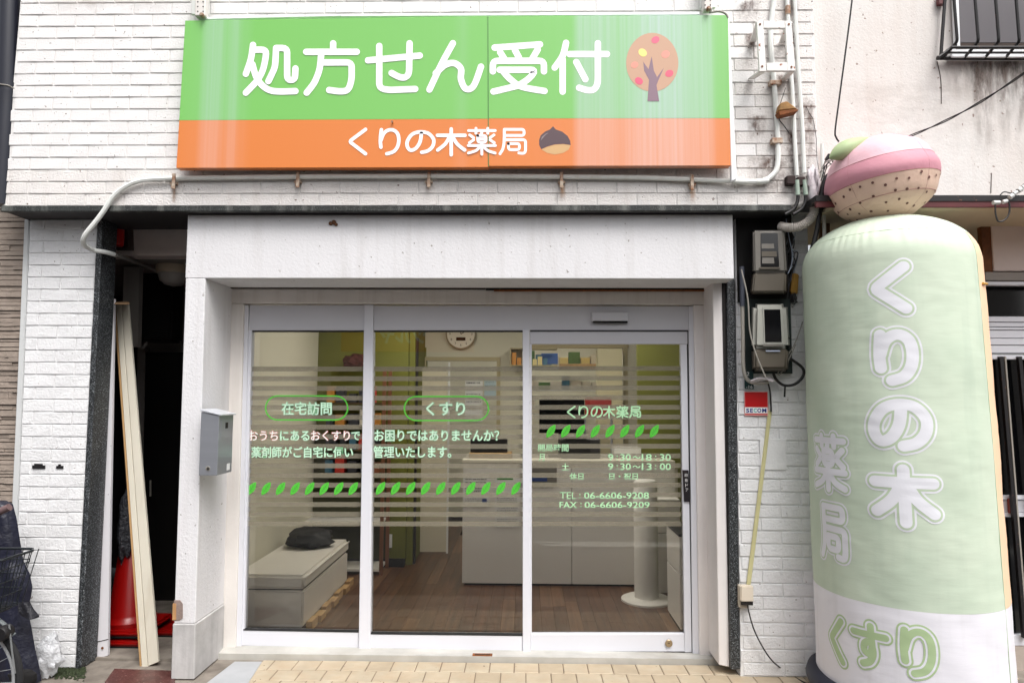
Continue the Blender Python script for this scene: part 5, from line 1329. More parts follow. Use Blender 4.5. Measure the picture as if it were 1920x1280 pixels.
# infill under canopy
YW = YL + .10
MB().qbox([(1858, 396), (2100, 396), (2100, 508), (1864, 508)], YW, .05).build('pink_board', mat('pink_board', S(222, 206, 200), .75, vary=.08, vscale=5), rb, bevel=.003)
MB().qbox([(1848, 510), (2100, 511), (2100, 526), (1848, 525)], YW - .01, .2).build('grey_lintel', mat('grey_lintel', S(150, 142, 136), .7), rb)
MB().qbox([(1835, 528), (2100, 529), (2100, 535), (1835, 534)], YW - .04, .05).build('silver_trim', M_alu, rb)
MB().qbox([(1838, 400), (1856, 400), (1862, 520), (1846, 520)], YW + .01, .04).build('rusty_post', mat('orange_rust', S(120, 72, 40), .8, vary=.5, vscale=16), rb)
MB().qbox([(1536, 396), (1858, 396), (1862, 520), (1536, 520)], YW + .6, .05).build('dark_back', M_void, rb)
sh = thing('side_entrance', 'aluminium framed dark glass entrance of the neighbouring house behind the inflatable', 'entrance')
YS2 = YW + .06
MB().qbox([(1560, 535), (2100, 535), (2100, 596), (1560, 592)], YS2 + .02, .02).build('transom_glass', M_darkglass, sh)
for i, (a, b) in enumerate(((592, 602), (603.5, 611), (613, 617), (618.5, 632), (633.5, 645), (646.5, 660), (664, 672))):
    MB().qbox([(1580, a), (2100, a + 2), (2100, b + 2), (1580, b)], YS2 - .01 + .006 * (i % 2), .05).build('aluminium_bar', M_alu, sh, bevel=.002)
MB().qbox([(1580, 673), (2100, 675), (2100, 928), (1580, 925)], YS2 + .03, .02).build('dark_pane', M_darkglass, sh)
MB().qbox([(1580, 927), (2100, 929), (2100, 936), (1580, 934)], YS2 + .01, .05).build('aluminium_bar', M_alu, sh)
MB().qbox([(1580, 936.5), (2100, 938), (2100, 960), (1580, 958)], YS2 + .02, .04).build('lower_panel', M_alu_hd, sh)
MB().qbox([(1580, 960), (2100, 961), (2100, 968), (1580, 967)], YS2 + .01, .05).build('aluminium_bar', M_alu, sh)
MB().qbox([(1580, 968), (2100, 969), (2100, 1190), (1580, 1190)], YS2 + .03, .02).build('dark_pane', M_darkglass, sh)
MB().qbox([(1580, 1190), (2100, 1190), (2100, 1210), (1580, 1210)], YS2, .05).build('threshold_bar', M_alu, sh, bevel=.003)
MB().box(XR2 + .01, 4.2, YS2 - .01, YS2 + .2, -.05, U(1900, 1211, YS2).z).build('plinth', mat('plinth', S(176, 164, 154), .8, vary=.2, vscale=8, bump=.4), sh)
MB().qbox([(1892, 934), (1902, 934), (1904, 962), (1894, 962)], YS2 - .005, .02).build('reddish_handle', mat('reddish_plastic', S(130, 50, 34), .5), sh)
for k, (a, b, w) in enumerate(((1875, 1920, 3.2), (1884, 1926, 1.4), (1910, 1960, 3.2), (1945, 2000, 3.2))):
    MB().qbox([(a, 668), (a + w * 2, 668), (b + w * 2, 1196), (b, 1196)], YS2 - .035, .025).build('guard_bar', M_blackmetal if k != 1 else M_greyplastic, sh)
# window with grille
gr = thing('window_grille', 'black steel window grille standing off the stucco wall at the top right', 'grille')
Yg = YR - .17
def bar(p, q, r_=.009): return MB().tube([p, q], r_, 6)
for k in range(7):
    xa = 1785 + k * 38.5 if k else 1784; xb_ = xa + 11
    top = U(xa, -60, Yg); lo = U(xb_ - (0 if k else 0), 78, Yg); foot = U(xb_ - 26, 108, YR - .04)
    MB().tube(fillet([top, lo, foot], .02), .0085, 8).build('bar', M_blackmetal, gr, smooth=True)
MB().tube(PX([(1783, 89), (2080, 89)], Yg - .0), .008, 8).build('rail', M_blackmetal, gr)
MB().tube(PX([(1766, 99), (2080, 99)], YR - .10), .007, 8).build('rail', M_blackmetal, gr)
MB().tube(PX([(1757, 109), (2080, 110)], YR - .03), .013, 8).build('rail', M_blackmetal, gr)
MB().tube(PX([(1776, -60), (1764, 106)], YR - .04), .010, 8).build('side_post', M_blackmetal, gr)
MB().tube(PX([(1760, 108), (1792, 84)], YR - .10), .010, 8).build('side_arm', M_blackmetal, gr)
MB().pbox(1761, -10, 1774, 7, YR - .04, .03).build('fixing', M_dred, gr)
wi = thing('upper_window', 'grey window shutter with a white frame behind the black grille', 'window')
MB().qbox([(1797, -60), (2080, -60), (2080, 80), (1800, 80)], YR - .05, .03).build('shutter', mat('grey_shutter', S(96, 92, 96), .6, vary=.06, vscale=3), wi)
MB().qbox([(1789, -60), (1796, -60), (1801, 88), (1795, 88)], YR - .055, .04).build('frame_stile', M_pipe_white, wi, bevel=.002)
MB().qbox([(1797, 81), (2080, 81), (2080, 92), (1797, 92)], YR - .052, .03).build('frame_shadow', M_brown, wi)
MB().qbox([(1785, 92.5), (2080, 92.5), (2080, 108), (1785, 107)], YR - .054, .05).build('sill', M_pipe_white, wi, bevel=.002)
# cables
oc = thing('overhead_cable', 'black cable dropping from the top edge to the green leaf of the chestnut', 'cable')
MB().tube(smoothpts(PX([(1601, -50), (1597, 5), (1585, 100), (1573, 190), (1566, 245), (1568, 258), (1573, 266)], YR - .12), 6), .0052, 8).build('cable', M_black, oc, smooth=True)
oc = thing('twisted_cable', 'twisted pair of black wires slanting from behind the chestnut to the right edge', 'cable')
P0, P1 = U(1684, 264, YR - .1), U(1990, 86, 3.3)
for s_ in (1, -1):
    pts = [P0.lerp(P1, i / 90) + Vector((0, 0, -.05 * math.sin(math.pi * i / 90))) + Vector((.0, .004 * math.cos(i * .16) * s_, .0045 * math.sin(i * .16) * s_)) for i in range(91)]
    MB().tube(pts, .0032, 6).build('wire', M_black, oc, smooth=True)
ic = thing('insulator_cable', 'pale insulators with a looped black wire on the dark red canopy edge', 'insulator')
M_ins = mat('porcelain', S(206, 206, 204), .35)
MB().tube(PX([(1862, 380), (1874, 380)], YR - .26), .012, 10).build('insulator', M_ins, ic, smooth=True)
MB().tube(PX([(1880, 379), (1888, 377)], YR - .26), .012, 10).build('insulator', M_ins, ic, smooth=True)
for k in range(4):
    a, b = (1893 + k * 8, 370 - k * 6), (1899 + k * 8, 366 - k * 6)
    MB().tube(PX([a, b], YR - .27), .011 if k % 2 else .014, 10).build('insulator', M_ins, ic, smooth=True)
MB().tube(smoothpts(PX([(1866, 384), (1867, 402), (1872, 415), (1884, 412), (1892, 400), (1893, 386), (1891, 378)], YR - .27), 6), .0045, 8).build('wire', M_black, ic, smooth=True)
MB().tube(smoothpts(PX([(1874, 368), (1882, 360), (1895, 362), (1905, 360), (1925, 342), (1990, 300)], YR - .27), 6), .0035, 8).build('wire', M_black, ic, smooth=True)

# ================================================================== INTERIOR
FZ = .03
def I(px, py, Y): return U(px, py, Y)
M_iwall = mat('interior_white_wall', S(214, 210, 192), .8, vary=.04, vscale=2)
M_iolive = mat('interior_lime_wall', S(112, 114, 42), .8, vary=.06, vscale=3)
M_icab = mat('counter_white', S(234, 231, 226), .5, vary=.03, vscale=2)
M_idoor = mat('interior_door', S(216, 208, 186), .5)
M_ceil = mat('interior_ceiling', S(220, 218, 210), .9)
XI0, XI1 = -2.03, 1.62; YI0 = YD + .1; YBK = 7.35; ZC = 2.62
rm = thing('pharmacy_room', 'lime green and white walls of the room behind the glass', 'room')
MB().box(XI0 - .1, XI0, YI0, 6.66, 0, ZC).build('left_wall', M_iwall, rm)
xg0, xg1 = I(590, 900, 6.65).x, I(762, 900, 6.65).x
MB().box(xg0 - .2, xg1, 6.65, 6.73, FZ, ZC).build('lime_wall', M_iolive, rm)
x7a, x7b = I(772, 800, 6.9).x, I(784, 800, 6.9).x
MB().box(xg1 + .004, xg1 + .06, 6.69, 7.4, FZ, ZC).build('passage_side', M_iolive, rm)
MB().box(XI1, XI1 + .1, YI0, 9.4, 0, ZC).build('right_wall', M_iolive, rm)
MB().box(XI0 - .1, XI1 + .1, YI0, 9.4, ZC, ZC + .1).build('ceiling', M_ceil, rm)
MB().box(XI0 - .1, XI1 + .1, 9.3, 9.4, 0, ZC).build('far_wall', M_iwall, rm)
# back wall with a doorway (800-930) and a dispensary hatch (992-1168)
xd0, xd1 = I(798, 760, YBK).x, I(931, 760, YBK).x; zd = I(860, 676, YBK).z
xh0, xh1 = I(990, 700, YBK).x, I(1168, 700, YBK).x; zh1 = I(1080, 652, YBK).z; zh0 = I(1080, 860, YBK).z
MB().box(xg1 + .06, XI1, YBK, YBK + .1, max(zd, zh1), ZC).build('back_wall_top', M_iwall, rm)
MB().box(xg1 + .06, xd0, YBK, YBK + .1, FZ, max(zd, zh1)).build('back_wall', M_iolive, rm)
MB().box(xd0, xd1, YBK, YBK + .1, zd, max(zd, zh1)).build('back_wall', M_iwall, rm)
MB().box(xd1, xh0, YBK, YBK + .1, FZ, max(zd, zh1)).build('back_wall', M_iwall, rm)
MB().box(xh1, XI1, YBK, YBK + .1, FZ, max(zd, zh1)).build('back_wall', M_iwall, rm)
MB().box(xh0, xh1, YBK, YBK + .1, FZ, zh0).build('back_wall', M_iwall, rm)
x, z = xd0, zd
M_frame = mat('beige_frame', S(176, 164, 128), .6)
MB().box(xd0 - .04, xd1 + .04, YBK - .012, YBK - .002, zd, zd + .04).build('door_head', M_frame, rm)
MB().box(xd0 - .04, xd0, YBK - .012, YBK - .002, FZ, zd).build('door_jamb', M_frame, rm)
MB().box(xd1, xd1 + .04, YBK - .012, YBK - .002, FZ, zd).build('door_jamb', M_frame, rm)
MB().box(xh0, xh1 + .06, YBK - .02, YBK - .002, zh1, zh1 + .05).build('hatch_head', M_frame, rm)
MB().box(xh1, xh1 + .05, YBK - .02, YBK - .002, zh0, zh1).build('hatch_jamb', M_frame, rm)
# lime partition at the right
xp = I(1196, 750, 6.3).x
MB().box(xp, XI1, 6.3, 6.36, 1.0, ZC).build('lime_partition', M_iolive, rm)
MB().box(I(771, 800, 6.8).x, I(783, 800, 6.8).x, 6.74, 6.8, FZ, 2.22).build('dark_gap_strip', M_dark, rm)
# floor planks
fl = MB().box(XI0, XI1, YI0 - .02, 9.3, -.05, FZ - .004).build('room_floor', mat('floor_joint', S(30, 20, 16), .8)); tag(fl, kind='structure')
pm = [mat('wood_plank_%s' % n_, c_, .33, vary=.25, vscale=5, grain=(c2_, .9, (34, 1.6, 8)), stretch=(3, .5, 1)) for n_, c_, c2_ in
      (('brown', S(110, 74, 50), S(68, 44, 28)), ('dark', S(106, 72, 50), S(62, 40, 28)), ('light', S(130, 94, 66), S(84, 58, 40)))]
pcache = {}
rnd = random.Random(4); x = XI0; k = 0; PWD = .098
while x < XI1:
    y = YI0 - .02 - rnd.uniform(0, .8)
    while y < 8.0 and k < 290:
        L_ = .9; y0, y1 = max(y, YI0 - .02), y + L_
        if y1 - y0 > .03:
            key = round(y1 - y0, 3); mi_ = rnd.choice((0, 0, 1, 1, 2))
            if (key, mi_) not in pcache:
                mb = MB().box(.001, PWD - .0012, .0008, key - .0008, -.003, 0); me = bpy.data.meshes.new('plank'); me.from_pydata([tuple(v) for v in mb.v], [], mb.f); me.materials.append(pm[mi_]); pcache[(key, mi_)] = me
            o = bpy.data.objects.new('plank', pcache[(key, mi_)]); C.objects.link(o); o.parent = fl; o.location = (x, y0, FZ); k += 1
        y = y1
    x += PWD
print('planks', k)
# bench with a cushioned lid
bn = thing('storage_bench', 'cream upholstered storage bench along the left wall inside', 'bench')
M_uph = mat('cream_leatherette', S(236, 231, 223), .5, vary=.06, vscale=4, bump=.15, bscale=60)
xb0 = XI0 + .01; xb1 = I(569, 1140, 4.81).x; yb0, yb1 = 4.80, 5.98
zl_ = I(500, 1106, 4.80).z; zt2_ = I(500, 1080, 4.80).z
MB().box(xb0, xb1, yb0, yb1, FZ + .03, zl_).build('bench_box', M_uph, bn, bevel=.012, seg=2, smooth=True)
MB().box(xb0 - .0, xb1 + .008, yb0 - .008, yb1 + .004, zl_ + .007, zt2_ + .012).build('seat_cushion', M_uph, bn, bevel=.02, seg=3, smooth=True)
MB().box(xb0 + .01, xb1 - .01, yb0 + .01, yb1 - .01, zl_, zl_ + .007).build('lid_gap', M_dark, bn)
mb = MB().tube([(xb0, yb0 - .010, zt2_ - .008), (xb1 + .006, yb0 - .010, zt2_ - .008), (xb1 + .010, yb0, zt2_ - .008), (xb1 + .010, yb1, zt2_ - .008)], .004, 6).build('piping', M_uph, bn, smooth=True)
bgm = blob((xb0 + .25, 5.70, zt2_ + .075), .19, .17, .075, 2.2, .35).build('handbag', mat('black_fabric_bag', S(20, 20, 22), .6, bump=.8, bscale=30), None, smooth=True)
tag(bgm, 'black bag lying at the far end of the cream bench', 'bag')
st_ = thing('wooden_step', 'low pale wooden slatted stand beside the bench', 'stand')
M_pine = mat('pale_pine', S(196, 160, 110), .6, grain=(S(150, 110, 70), .6, (30, 3, 30)))
for k in range(7):
    y = 4.84 + k * .17
    MB().box(xb1 + .012, xb1 + .055 + .012 * (k % 2), y, y + .13, FZ + .001, FZ + .05 + .012 * ((k + 1) % 2)).build('slat', M_pine, st_, bevel=.003)
# low shelf at the back left
ls = thing('low_shelf', 'low shelf unit with a white board and a brown post behind the bench', 'shelf')
ya = 6.30; xa, xb_ = I(560, 1000, ya).x, I(712, 1000, ya).x
za = I(690, 1071, ya).z; zb2 = I(700, 984, ya).z
MB().box(xa, xb_, ya, ya + .30, za, za + .022).build('lower_shelf', M_icab, ls); MB().box(xa, xb_, ya, ya + .30, zb2, zb2 + .018).build('upper_shelf', M_icab, ls)
MB().box(xb_ - .0, xb_ + .03, ya, ya + .03, FZ, 1.9).build('post', mat('brown_post', S(120, 76, 48), .6), ls)
MB().box(xb_ - .0, xb_ + .03, ya + .27, ya + .30, FZ, 1.9).build('post', mat('brown_post', S(120, 76, 48), .6), ls)
MB().box(xa, xb_, ya + .305, ya + .32, za, 1.25).build('back_panel', mat('dark_olive', S(60, 60, 30), .8), ls)
M_ib = [mat('pack_%d' % i, S(*c_), .5) for i, c_ in enumerate(((206, 60, 50), (226, 220, 210), (60, 60, 70), (206, 140, 60), (70, 120, 150), (150, 90, 60), (90, 130, 80), (230, 214, 150)))]
CN = ('red', 'white', 'dark grey', 'orange', 'blue', 'brown', 'green', 'cream')
ORD = ('first', 'second', 'third', 'fourth', 'fifth', 'sixth', 'seventh', 'eighth', 'ninth', 'tenth', 'eleventh', 'twelfth', 'thirteenth', 'fourteenth')
# wall shelf with products on the lime wall
ws = thing('wall_rack', 'rack of small dark products on the lime wall', 'rack')
for r_, zz in enumerate((1.58, 1.36, 1.14, .92)):
    MB().box(xg0 + .1, xg1 - .22, 6.46, 6.64, zz - .012, zz).build('rack_shelf', mat('rack_wood', S(96, 78, 52), .7), ws)
for r_, zz in enumerate((1.58, 1.36, 1.14, .92)):
    x = xg0 + .14; kk = 0
    while x < xg1 - .30:
        w, h = rnd.uniform(.04, .10), rnd.uniform(.08, .17)
        q_ = rnd.choice((0, 2, 2, 3, 4, 5, 1, 2)); kk += 1
        t = MB().box(x, x + w, 6.50, 6.60, zz + .001, zz + h).build('product_box', M_ib[q_])
        tag(t, '%s product box, %s from left on the %s shelf of the lime rack' % (CN[q_], ORD[kk - 1], ('top', 'second', 'third', 'bottom')[r_]), 'box', 'product boxes on the lime wall rack'); x += w + rnd.uniform(.01, .05)
pot = blob((I(668, 678, 6.5).x, 6.52, I(668, 679, 6.5).z), .14, .06, .07, 5., .6, 16).build('dried_flowers', mat('dark_red_petals', S(90, 40, 36), .9, vary=.6, vscale=30), None)
tag(pot, 'bunch of dark red dried flowers on top of the rack', 'flowers')
sk_ = thing('wall_socket', 'white wall socket low on the lime wall', 'socket')
MB().box(I(722, 1014, 6.64).x, I(735, 1014, 6.64).x, 6.635, 6.648, I(722, 1026, 6.64).z, I(722, 1001, 6.64).z).build('plate', M_white, sk_, bevel=.003)
MB().box(xg0 - .1, xg1, 6.6, 6.648, FZ, FZ + .07).build('skirting_board', M_dark, rm)
# half-open white door in the rear passage
wd = thing('interior_door', 'white interior door standing open at the end of the lime wall', 'door')
MB().qbox([(785, 690), (838, 690), (838, 1034), (785, 1034)], 7.18, .035).build('door_leaf', M_idoor, wd)
MB().box(I(838, 900, 7.18).x, I(841, 900, 7.18).x, 7.175, 7.22, FZ, 2.0).build('door_edge', M_white, wd)
MB().box(I(768, 900, 7.0).x - .02, I(780, 900, 7.0).x, 7.0, 7.05, FZ, 2.1).build('door_post', M_idoor, wd)
# clock
ck_ = thing('wall_clock', 'round wall clock with a dark digital display above the inner doorway', 'clock')
cc_ = I(864, 626, YBK - .06)
MB().lathe(cc_ + Vector((0, .055, 0)), [(.165, 0), (.165, .04), (.150, .052), (.150, .045)], 40, 'Y').build('case', mat('clock_case', S(170, 160, 140), .35, .3), ck_, smooth=True)
MB().lathe(cc_ + Vector((0, .012, 0)), [(.148, 0), (.148, .003)], 40, 'Y').build('face', mat('clock_face', S(226, 220, 206), .5), ck_)
MB().box(cc_.x - .05, cc_.x + .05, cc_.y + .004, cc_.y + .0085, cc_.z - .07, cc_.z - .035).build('display', M_void, ck_)
for h in range(12):
    a = R(30 * (h + 1)); p = cc_ + Vector((.118 * math.sin(a), .0075, .118 * math.cos(a)))
    q = camo
    cu_ = bpy.data.curves.new('n', 'FONT'); cu_.body = str(h + 1); cu_.size = .036; cu_.align_x = 'CENTER'; cu_.align_y = 'CENTER'; cu_.resolution_u = 2
    to_ = bpy.data.objects.new('n', cu_); C.objects.link(to_); bpy.context.view_layer.update()
    me_ = bpy.data.meshes.new_from_object(to_.evaluated_get(bpy.context.evaluated_depsgraph_get())); bpy.data.objects.remove(to_); bpy.data.curves.remove(cu_)
    for v in me_.vertices: v.co = Vector((p.x + v.co.x, p.y, p.z + v.co.y))
    me_.materials.clear(); me_.materials.append(M_dark); o = bpy.data.objects.new('numeral', me_); C.objects.link(o); o.parent = ck_
MB().tube([cc_ + Vector((0, .006, 0)), cc_ + Vector((-.03, .006, .09))], .003, 5).build('minute_hand', M_dark, ck_)
MB().tube([cc_ + Vector((0, .006, 0)), cc_ + Vector((.05, .006, .03))], .004, 5).build('hour_hand', M_dark, ck_)
# counter
ct = thing('reception_counter', 'white panelled reception counter inside the glass doors', 'counter')
Yk = 6.0; xk0 = I(867, 1000, Yk).x; xj = I(1072, 1000, Yk).x; zk_ = I(1000, 868, Yk).z; xk1 = 1.30
MB().box(xk0, xj - .002, Yk, Yk + .6, FZ + .02, zk_).build('front_panel', M_icab, ct, bevel=.002)
MB().box(xj + .002, xk1, Yk, Yk + .6, FZ + .02, zk_).build('front_panel', M_icab, ct, bevel=.002)
MB().box(xk0 + .02, xk1, Yk + .03, Yk + .58, FZ, FZ + .02).build('toe_kick', M_dark, ct)
MB().box(xk0 - .01, xk1, Yk - .01, Yk + .62, zk_ + .001, zk_ + .028).build('counter_top', mat('counter_top', S(226, 220, 204), .4), ct, bevel=.003)
# notices on the counter front
M_paper = mat('paper', S(236, 236, 234), .7); M_ink = mat('ink', S(60, 60, 66), .7); M_blueink = mat('blue_ink', S(46, 70, 130), .7); M_gink = mat('green_ink', S(70, 140, 60), .7)
def notice(lab, box, lines, Y=None, m=M_paper, head=None):
    Y = Y or Yk - .0055
    t = thing('notice', lab, 'notice')
    MB().pbox(*box, Y, .002).build('paper_sheet', m, t)
    r2 = random.Random(int(box[0]) * 7 + int(box[1]))
    mb = MB(); w = box[2] - box[0]
    for y, h in lines:
        x = box[0] + w * .08
        while x < box[2] - w * .14:
            ww = r2.uniform(.5, 2.6); mb.pbox(x, y, x + ww, y + h, Y - .0006, .0004); x += ww + r2.uniform(.5, 1.2)
    if lines: mb.build('print_lines', M_ink, t)
    if head: MB().pbox(*head[0], Y - .0008, .0004).build('print_block', head[1], t)
    return t
notice('white notice with a blue logo on the counter front', (868, 890, 918, 950), [(897, 2.2), (903, 2.2), (914, 2), (919, 2), (934, 1.2), (937.5, 1.2)], head=((904, 935, 913, 941), M_blueink))
notice('tall white notice with a green heading on the counter front', (928, 890, 975, 988), [(933, 1), (936, 1), (940, 1), (952, 1), (956, 1), (960, 1), (972, 1), (976, 1)], head=((932, 896, 962, 899), M_gink))
notice('wide grey notice at the left edge of the sliding door glass', (992, 868, 1044, 912), [(874, 1.5), (886, 1), (890, 1), (894, 1), (912, 2)], head=((996, 895, 1026, 902), M_blueink), m=mat('grey_paper', S(120, 116, 110), .7))
# things on and behind the counter
def simple(name, lab, cat, x0, x1, z0_, z1_, y0, y1, m, bev=.004):
    return tag(MB().box(x0, x1, y0, y1, z0_, z1_).build(name, m, None, bevel=bev), lab, cat)
mo = thing('computer_monitor', 'wide black monitor on the counter behind the sliding door', 'monitor')
a, b = I(1011, 748, 6.3), I(1096, 812, 6.3)
MB().box(a.x, b.x, 6.3, 6.33, b.z, a.z).build('screen', M_darkglass, mo, bevel=.004)
MB().box((a.x + b.x) / 2 - .03, (a.x + b.x) / 2 + .03, 6.32, 6.35, zk_ + .03, b.z + .05).build('stand', M_black, mo)
MB().box((a.x + b.x) / 2 - .12, (a.x + b.x) / 2 + .12, 6.26, 6.42, zk_ + .029, zk_ + .04).build('foot', M_black, mo)
pr = thing('cash_register', 'dark cash register and trays on the counter', 'register')
a, b = I(1050, 815, 6.2), I(1125, 875, 6.2)
MB().box(a.x, b.x, 6.15, 6.4, zk_ + .029, a.z - .03).build('register_body', M_black, pr, bevel=.01)
MB().box(a.x + .04, b.x - .12, 6.14, 6.2, a.z - .03, a.z).build('register_screen', M_darkglass, pr, bevel=.005)
chh = thing('office_chair', 'red and silver backed chair behind the counter', 'chair')
a, b = I(1097, 745, 6.75), I(1147, 760, 6.75)
MB().box(a.x, b.x, 6.75, 6.79, b.z - .12, a.z).build('backrest', mat('red_chair', S(150, 40, 36), .5), chh, bevel=.01)
MB().box(a.x - .01, b.x + .01, 6.6, 7.05, .50, .56).build('seat', mat('red_chair', S(150, 40, 36)), chh, bevel=.01)
MB().tube([(a.x, 6.77, b.z - .12), (a.x, 6.77, .56)], .012).build('back_post', M_steel, chh); MB().tube([(b.x, 6.77, b.z - .12), (b.x, 6.77, .56)], .012).build('back_post', M_steel, chh)
MB().tube([((a.x + b.x) / 2, 6.82, .5), ((a.x + b.x) / 2, 6.82, FZ)], .03).build('pedestal', M_black, chh)
simple('paper_stack', 'stack of white papers beside the monitor', 'papers', I(1150, 790, 6.3).x, I(1200, 790, 6.3).x, zk_ + .029, zk_ + .12, 6.25, 6.45, M_paper)
simple('wooden_tray', 'flat brown wooden tray on the left end of the counter', 'tray', xk0 + .04, xk0 + .42, zk_ + .029, zk_ + .075, 6.1, 6.35, M_pine)
simple('black_organiser', 'black file organiser on the left end of the counter', 'organiser', xk0 - .0 + .05, xk0 + .38, zk_ + .076, zk_ + .20, 6.15, 6.3, M_black)
# notices and hangings in the back
notice('white calendar sheet on the far wall seen through the inner doorway', (872, 712, 905, 790), [(716, 3), (730, 1.5), (738, 1.5), (752, 1.5), (764, 2)], Y=9.29)
notice('white paper with dark print on the far wall, left side of the doorway', (802, 712, 828, 760), [(716, 2), (728, 4), (740, 5)], Y=9.29)
notice('pale blue sheet beside the calendar on the far wall', (908, 712, 930, 745), [(716, 1), (722, 1)], Y=9.28, m=mat('pale_blue_paper', S(190, 210, 220), .7))
# dispensary behind the hatch: a lit back room with shelves of medicine boxes
ds = thing('medicine_shelf', 'white shelf unit of medicine boxes in the dispensary hatch', 'shelf')
xs0_, xs1_ = I(955, 700, 7.9).x, I(1048, 700, 7.9).x
for zz in (1.45, 1.72, 1.98, 2.24):
    MB().box(xs0_, xs1_ + .5, 7.9, 8.2, zz - .015, zz).build('shelf_board', M_white, ds)
r3 = random.Random(8)
for zz in (1.45, 1.72, 1.98):
    x = xs0_ + .22; kk = 0
    while x < xs1_ + .42:
        w = r3.uniform(.06, .13); h = r3.uniform(.08, .2)
        q_ = r3.choice((1, 1, 7, 4, 6, 1)); kk += 1
        tag(MB().box(x, x + w, 7.93, 8.1, zz + .001, zz + h).build('medicine_box', M_ib[q_]), '%s medicine box, %s from the left on the %s dispensary shelf' % (CN[q_], ORD[kk - 1], {1.45: 'lowest', 1.72: 'middle', 1.98: 'upper'}[zz]), 'box', 'medicine boxes in the dispensary'); x += w + .012
simple('blue_box', 'bright blue printed carton in the dispensary hatch', 'carton', I(1015, 670, 7.5).x, I(1046, 670, 7.5).x, I(1015, 682, 7.5).z, I(1015, 662, 7.5).z, 7.5, 7.6, mat('bright_blue', S(60, 110, 200), .4))
simple('white_cabinet', 'pale filing cabinet column beside the dispensary hatch', 'cabinet', I(1120, 750, 7.2).x, I(1166, 750, 7.2).x, FZ, I(1140, 654, 7.2).z, 7.15, 7.34, mat('pale_cabinet', S(214, 206, 170), .5))
simple('hatch_counter', 'wooden shelf at the lower edge of the dispensary hatch', 'shelf', I(1050, 690, 7.6).x, I(1118, 690, 7.6).x, I(1050, 690, 7.6).z, I(1050, 682, 7.6).z, 7.55, 7.9, M_pine)
wc_ = thing('glass_cabinet', 'small wall cabinet of medicine packs right of the inner doorway', 'cabinet')
a, b = I(956, 654, YBK - .2), I(985, 684, YBK - .2)
MB().box(a.x, I(1045, 684, 7.15).x, 7.15, 7.34, b.z - .01, b.z).build('base_board', M_frame, wc_); MB().box(a.x, I(1045, 684, 7.15).x, 7.15, 7.34, a.z, a.z + .012).build('top_board', M_frame, wc_)
MB().box(a.x, a.x + .012, 7.15, 7.34, b.z, a.z).build('side_board', M_frame, wc_)
for k in range(7):
    q_ = r3.choice((1, 1, 7, 4, 3)); x = a.x + .02 + k * .055; tag(MB().box(x, x + .045, 7.18, 7.3, b.z + .001, b.z + r3.uniform(.06, .14)).build('medicine_pack', M_ib[q_]), 'small %s medicine pack, %s from the left in the wall cabinet' % (CN[q_], ORD[k]), 'pack', 'medicine packs in the wall cabinet')
# air cleaner column
ac = thing('air_cleaner', 'white cylindrical air cleaner column on a round base in front of the counter', 'air cleaner')
ca = G(1212, 1128, FZ); ca.y = 5.62; ca.x = I(1212, 1100, 5.62).x
MB().lathe((ca.x, ca.y, FZ), [(.20, 0), (.20, .015), (.17, .028), (.05, .03)], 36).build('base', M_icab, ac, smooth=True)
MB().lathe((ca.x, ca.y, FZ + .03), [(.095, 0), (.095, .9), (.08, .92)], 30).build('column', M_icab, ac, smooth=True)
hc = thing('side_cabinet', 'low white panelled cabinet behind the air cleaner', 'cabinet')
a = I(1212, 1000, 5.85); b = I(1262, 1000, 5.85)
MB().box(a.x + .02, b.x + .05, 5.80, 5.97, FZ + .01, .52).build('lower_door', M_icab, hc, bevel=.003)
MB().box(a.x + .02, b.x + .05, 5.80, 5.97, .526, .80).build('upper_door', M_icab, hc, bevel=.003)
# right cabinet near the door
rc = thing('drawer_cabinet', 'white two drawer cabinet with a black top at the right, just inside the door', 'cabinet')
x0 = 1.075
ztop_ = I(1265, 994, 4.98).z
MB().box(x0, 1.55, 4.86, 5.28, FZ + .03, .42).build('lower_drawer', M_icab, rc, bevel=.003)
MB().box(x0, 1.55, 4.86, 5.28, .428, ztop_ - .02).build('upper_drawer', M_icab, rc, bevel=.003)
MB().box(x0 - .004, 1.55, 4.855, 5.285, ztop_ - .018, ztop_).build('cabinet_top', M_black, rc, bevel=.002)
MB().box(x0 + .01, 1.55, 4.87, 5.27, FZ, FZ + .03).build('plinth', M_dark, rc)
rk = thing('leaflet_rack', 'dark leaflet rack against the right wall inside', 'rack')
for k in range(7):
    z = ztop_ + .1 + k * .15
    MB().box(1.24, 1.4, 5.3, 5.45, z, z + .10).build('leaflet_pocket', M_ib[2] if k % 2 else M_black, rk)
MB().box(1.40, 1.42, 5.2, 5.5, ztop_, 2.1).build('rack_back', M_black, rk)
# ceiling lamps (lit)
M_lit = mat('lit_diffuser', (1, 1, 1), .5, emit=(1.0, .94, .84), estr=12)
for k, (x, y, w, d) in enumerate(((-.9, 5.7, .3, 1.1), (.6, 5.7, .3, 1.1), (.45, 8.1, .9, .3), (-1.2, 8.1, .5, .3))):
    lm = thing('ceiling_light', ('lit ceiling light over the bench side of the room', 'lit ceiling light over the counter side of the room', 'lit ceiling light over the dispensary shelf', 'lit ceiling light over the rear passage')[k], 'ceiling light')
    MB().box(x - w / 2 - .02, x + w / 2 + .02, y - d / 2 - .02, y + d / 2 + .02, ZC - .03, ZC - .001).build('housing', M_white, lm)
    MB().box(x - w / 2, x + w / 2, y - d / 2, y + d / 2, ZC - .045, ZC - .031).build('diffuser', M_lit, lm)

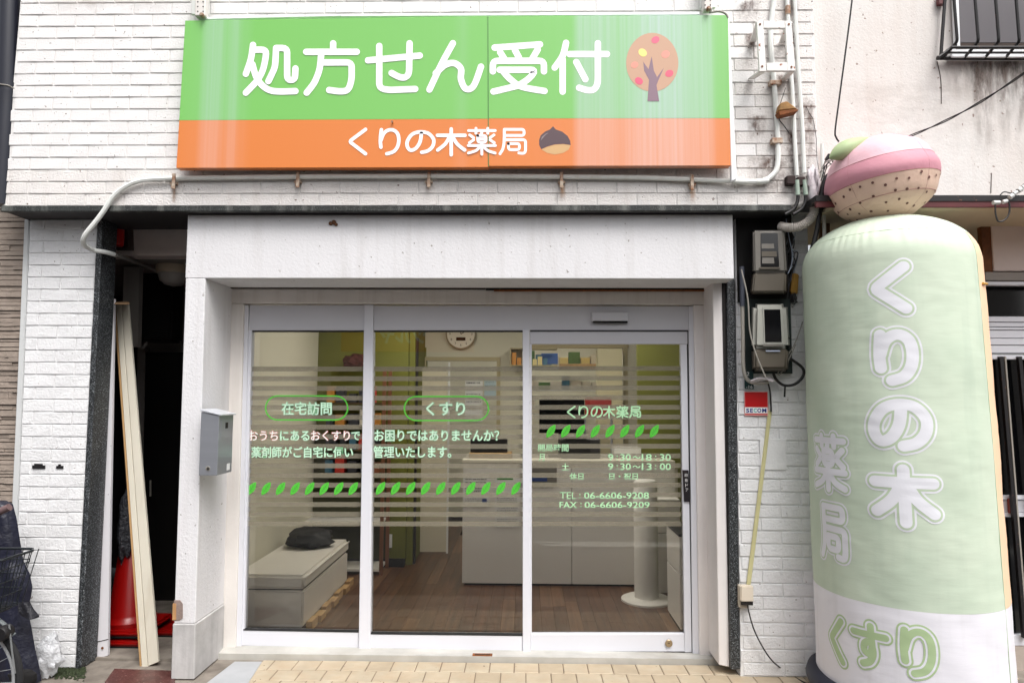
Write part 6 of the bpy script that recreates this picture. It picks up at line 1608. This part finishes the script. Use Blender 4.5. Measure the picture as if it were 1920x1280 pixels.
# ================================================================== ACROSS THE STREET (seen in the glass)
ob = thing('building_across', 'pale shop building across the narrow street, seen mirrored in the glass', 'building')
YO = -3.6
M_ob = mat('across_render', S(196, 188, 178), .85, vary=.15, vscale=2)
MB().box(-9, 9, YO - 6, YO, -.1, 4.1).build('front_wall', M_ob, ob)
for x in (-7, -4.6, 2.2, 4.6, 7):
    MB().box(x - .7, x + .7, YO, YO + .03, 2.8, 3.6).build('window', M_darkglass, ob); 
    MB().box(x - .76, x + .76, YO + .001, YO + .02, 2.72, 2.79).build('window_sill', M_alu, ob)
MB().box(-3.6, 1.2, YO, YO + .04, .05, 2.15).build('shop_glass', M_darkglass, ob)
MB().box(2.0, 6.5, YO, YO + .04, .05, 2.2).build('roller_shutter', mat('shutter_grey', S(120, 118, 114), .6), ob)
og = thing('orange_signboard', 'orange signboard of the shop across the street, mirrored in the middle pane', 'signboard')
MB().box(-3.4, -.95, YO + .05, YO + .15, 2.45, 3.35).build('panel', mat('across_orange', S(232, 120, 30), .6), og)
cu_ = bpy.data.curves.new('n', 'FONT'); cu_.body = 'ツルヤ'; cu_.size = .34; cu_.align_x = 'CENTER'; cu_.offset = .012
to_ = bpy.data.objects.new('n', cu_); C.objects.link(to_); bpy.context.view_layer.update()
me_ = bpy.data.meshes.new_from_object(to_.evaluated_get(bpy.context.evaluated_depsgraph_get())); bpy.data.objects.remove(to_); bpy.data.curves.remove(cu_)
for v in me_.vertices: v.co = Vector((-2.25 - v.co.x * .9, YO + .152, 2.62 + v.co.y * .9))
me_.materials.clear(); me_.materials.append(M_white); o = bpy.data.objects.new('lettering', me_); C.objects.link(o); o.parent = og

# ================================================================== Empties to the foot of their things
bpy.context.view_layer.update()
kids = {}
for o in C.objects:
    if o.parent: kids.setdefault(o.parent.name, []).append(o)
def leaves(o):
    for c_ in kids.get(o.name, []):
        yield c_; yield from leaves(c_)
for e in [o for o in C.objects if o.type == 'EMPTY' and not o.parent]:
    lo = Vector((1e9,) * 3); hi = -lo
    for c_ in leaves(e):
        if c_.type == 'MESH':
            for cr_ in c_.bound_box:
                w = c_.matrix_world @ Vector(cr_)
                for i in range(3): lo[i] = min(lo[i], w[i]); hi[i] = max(hi[i], w[i])
    if lo.x > hi.x: continue
    p = Vector(((lo.x + hi.x) / 2, (lo.y + hi.y) / 2, lo.z))
    e.location = p
    for c_ in kids[e.name]: c_.location = c_.location - p
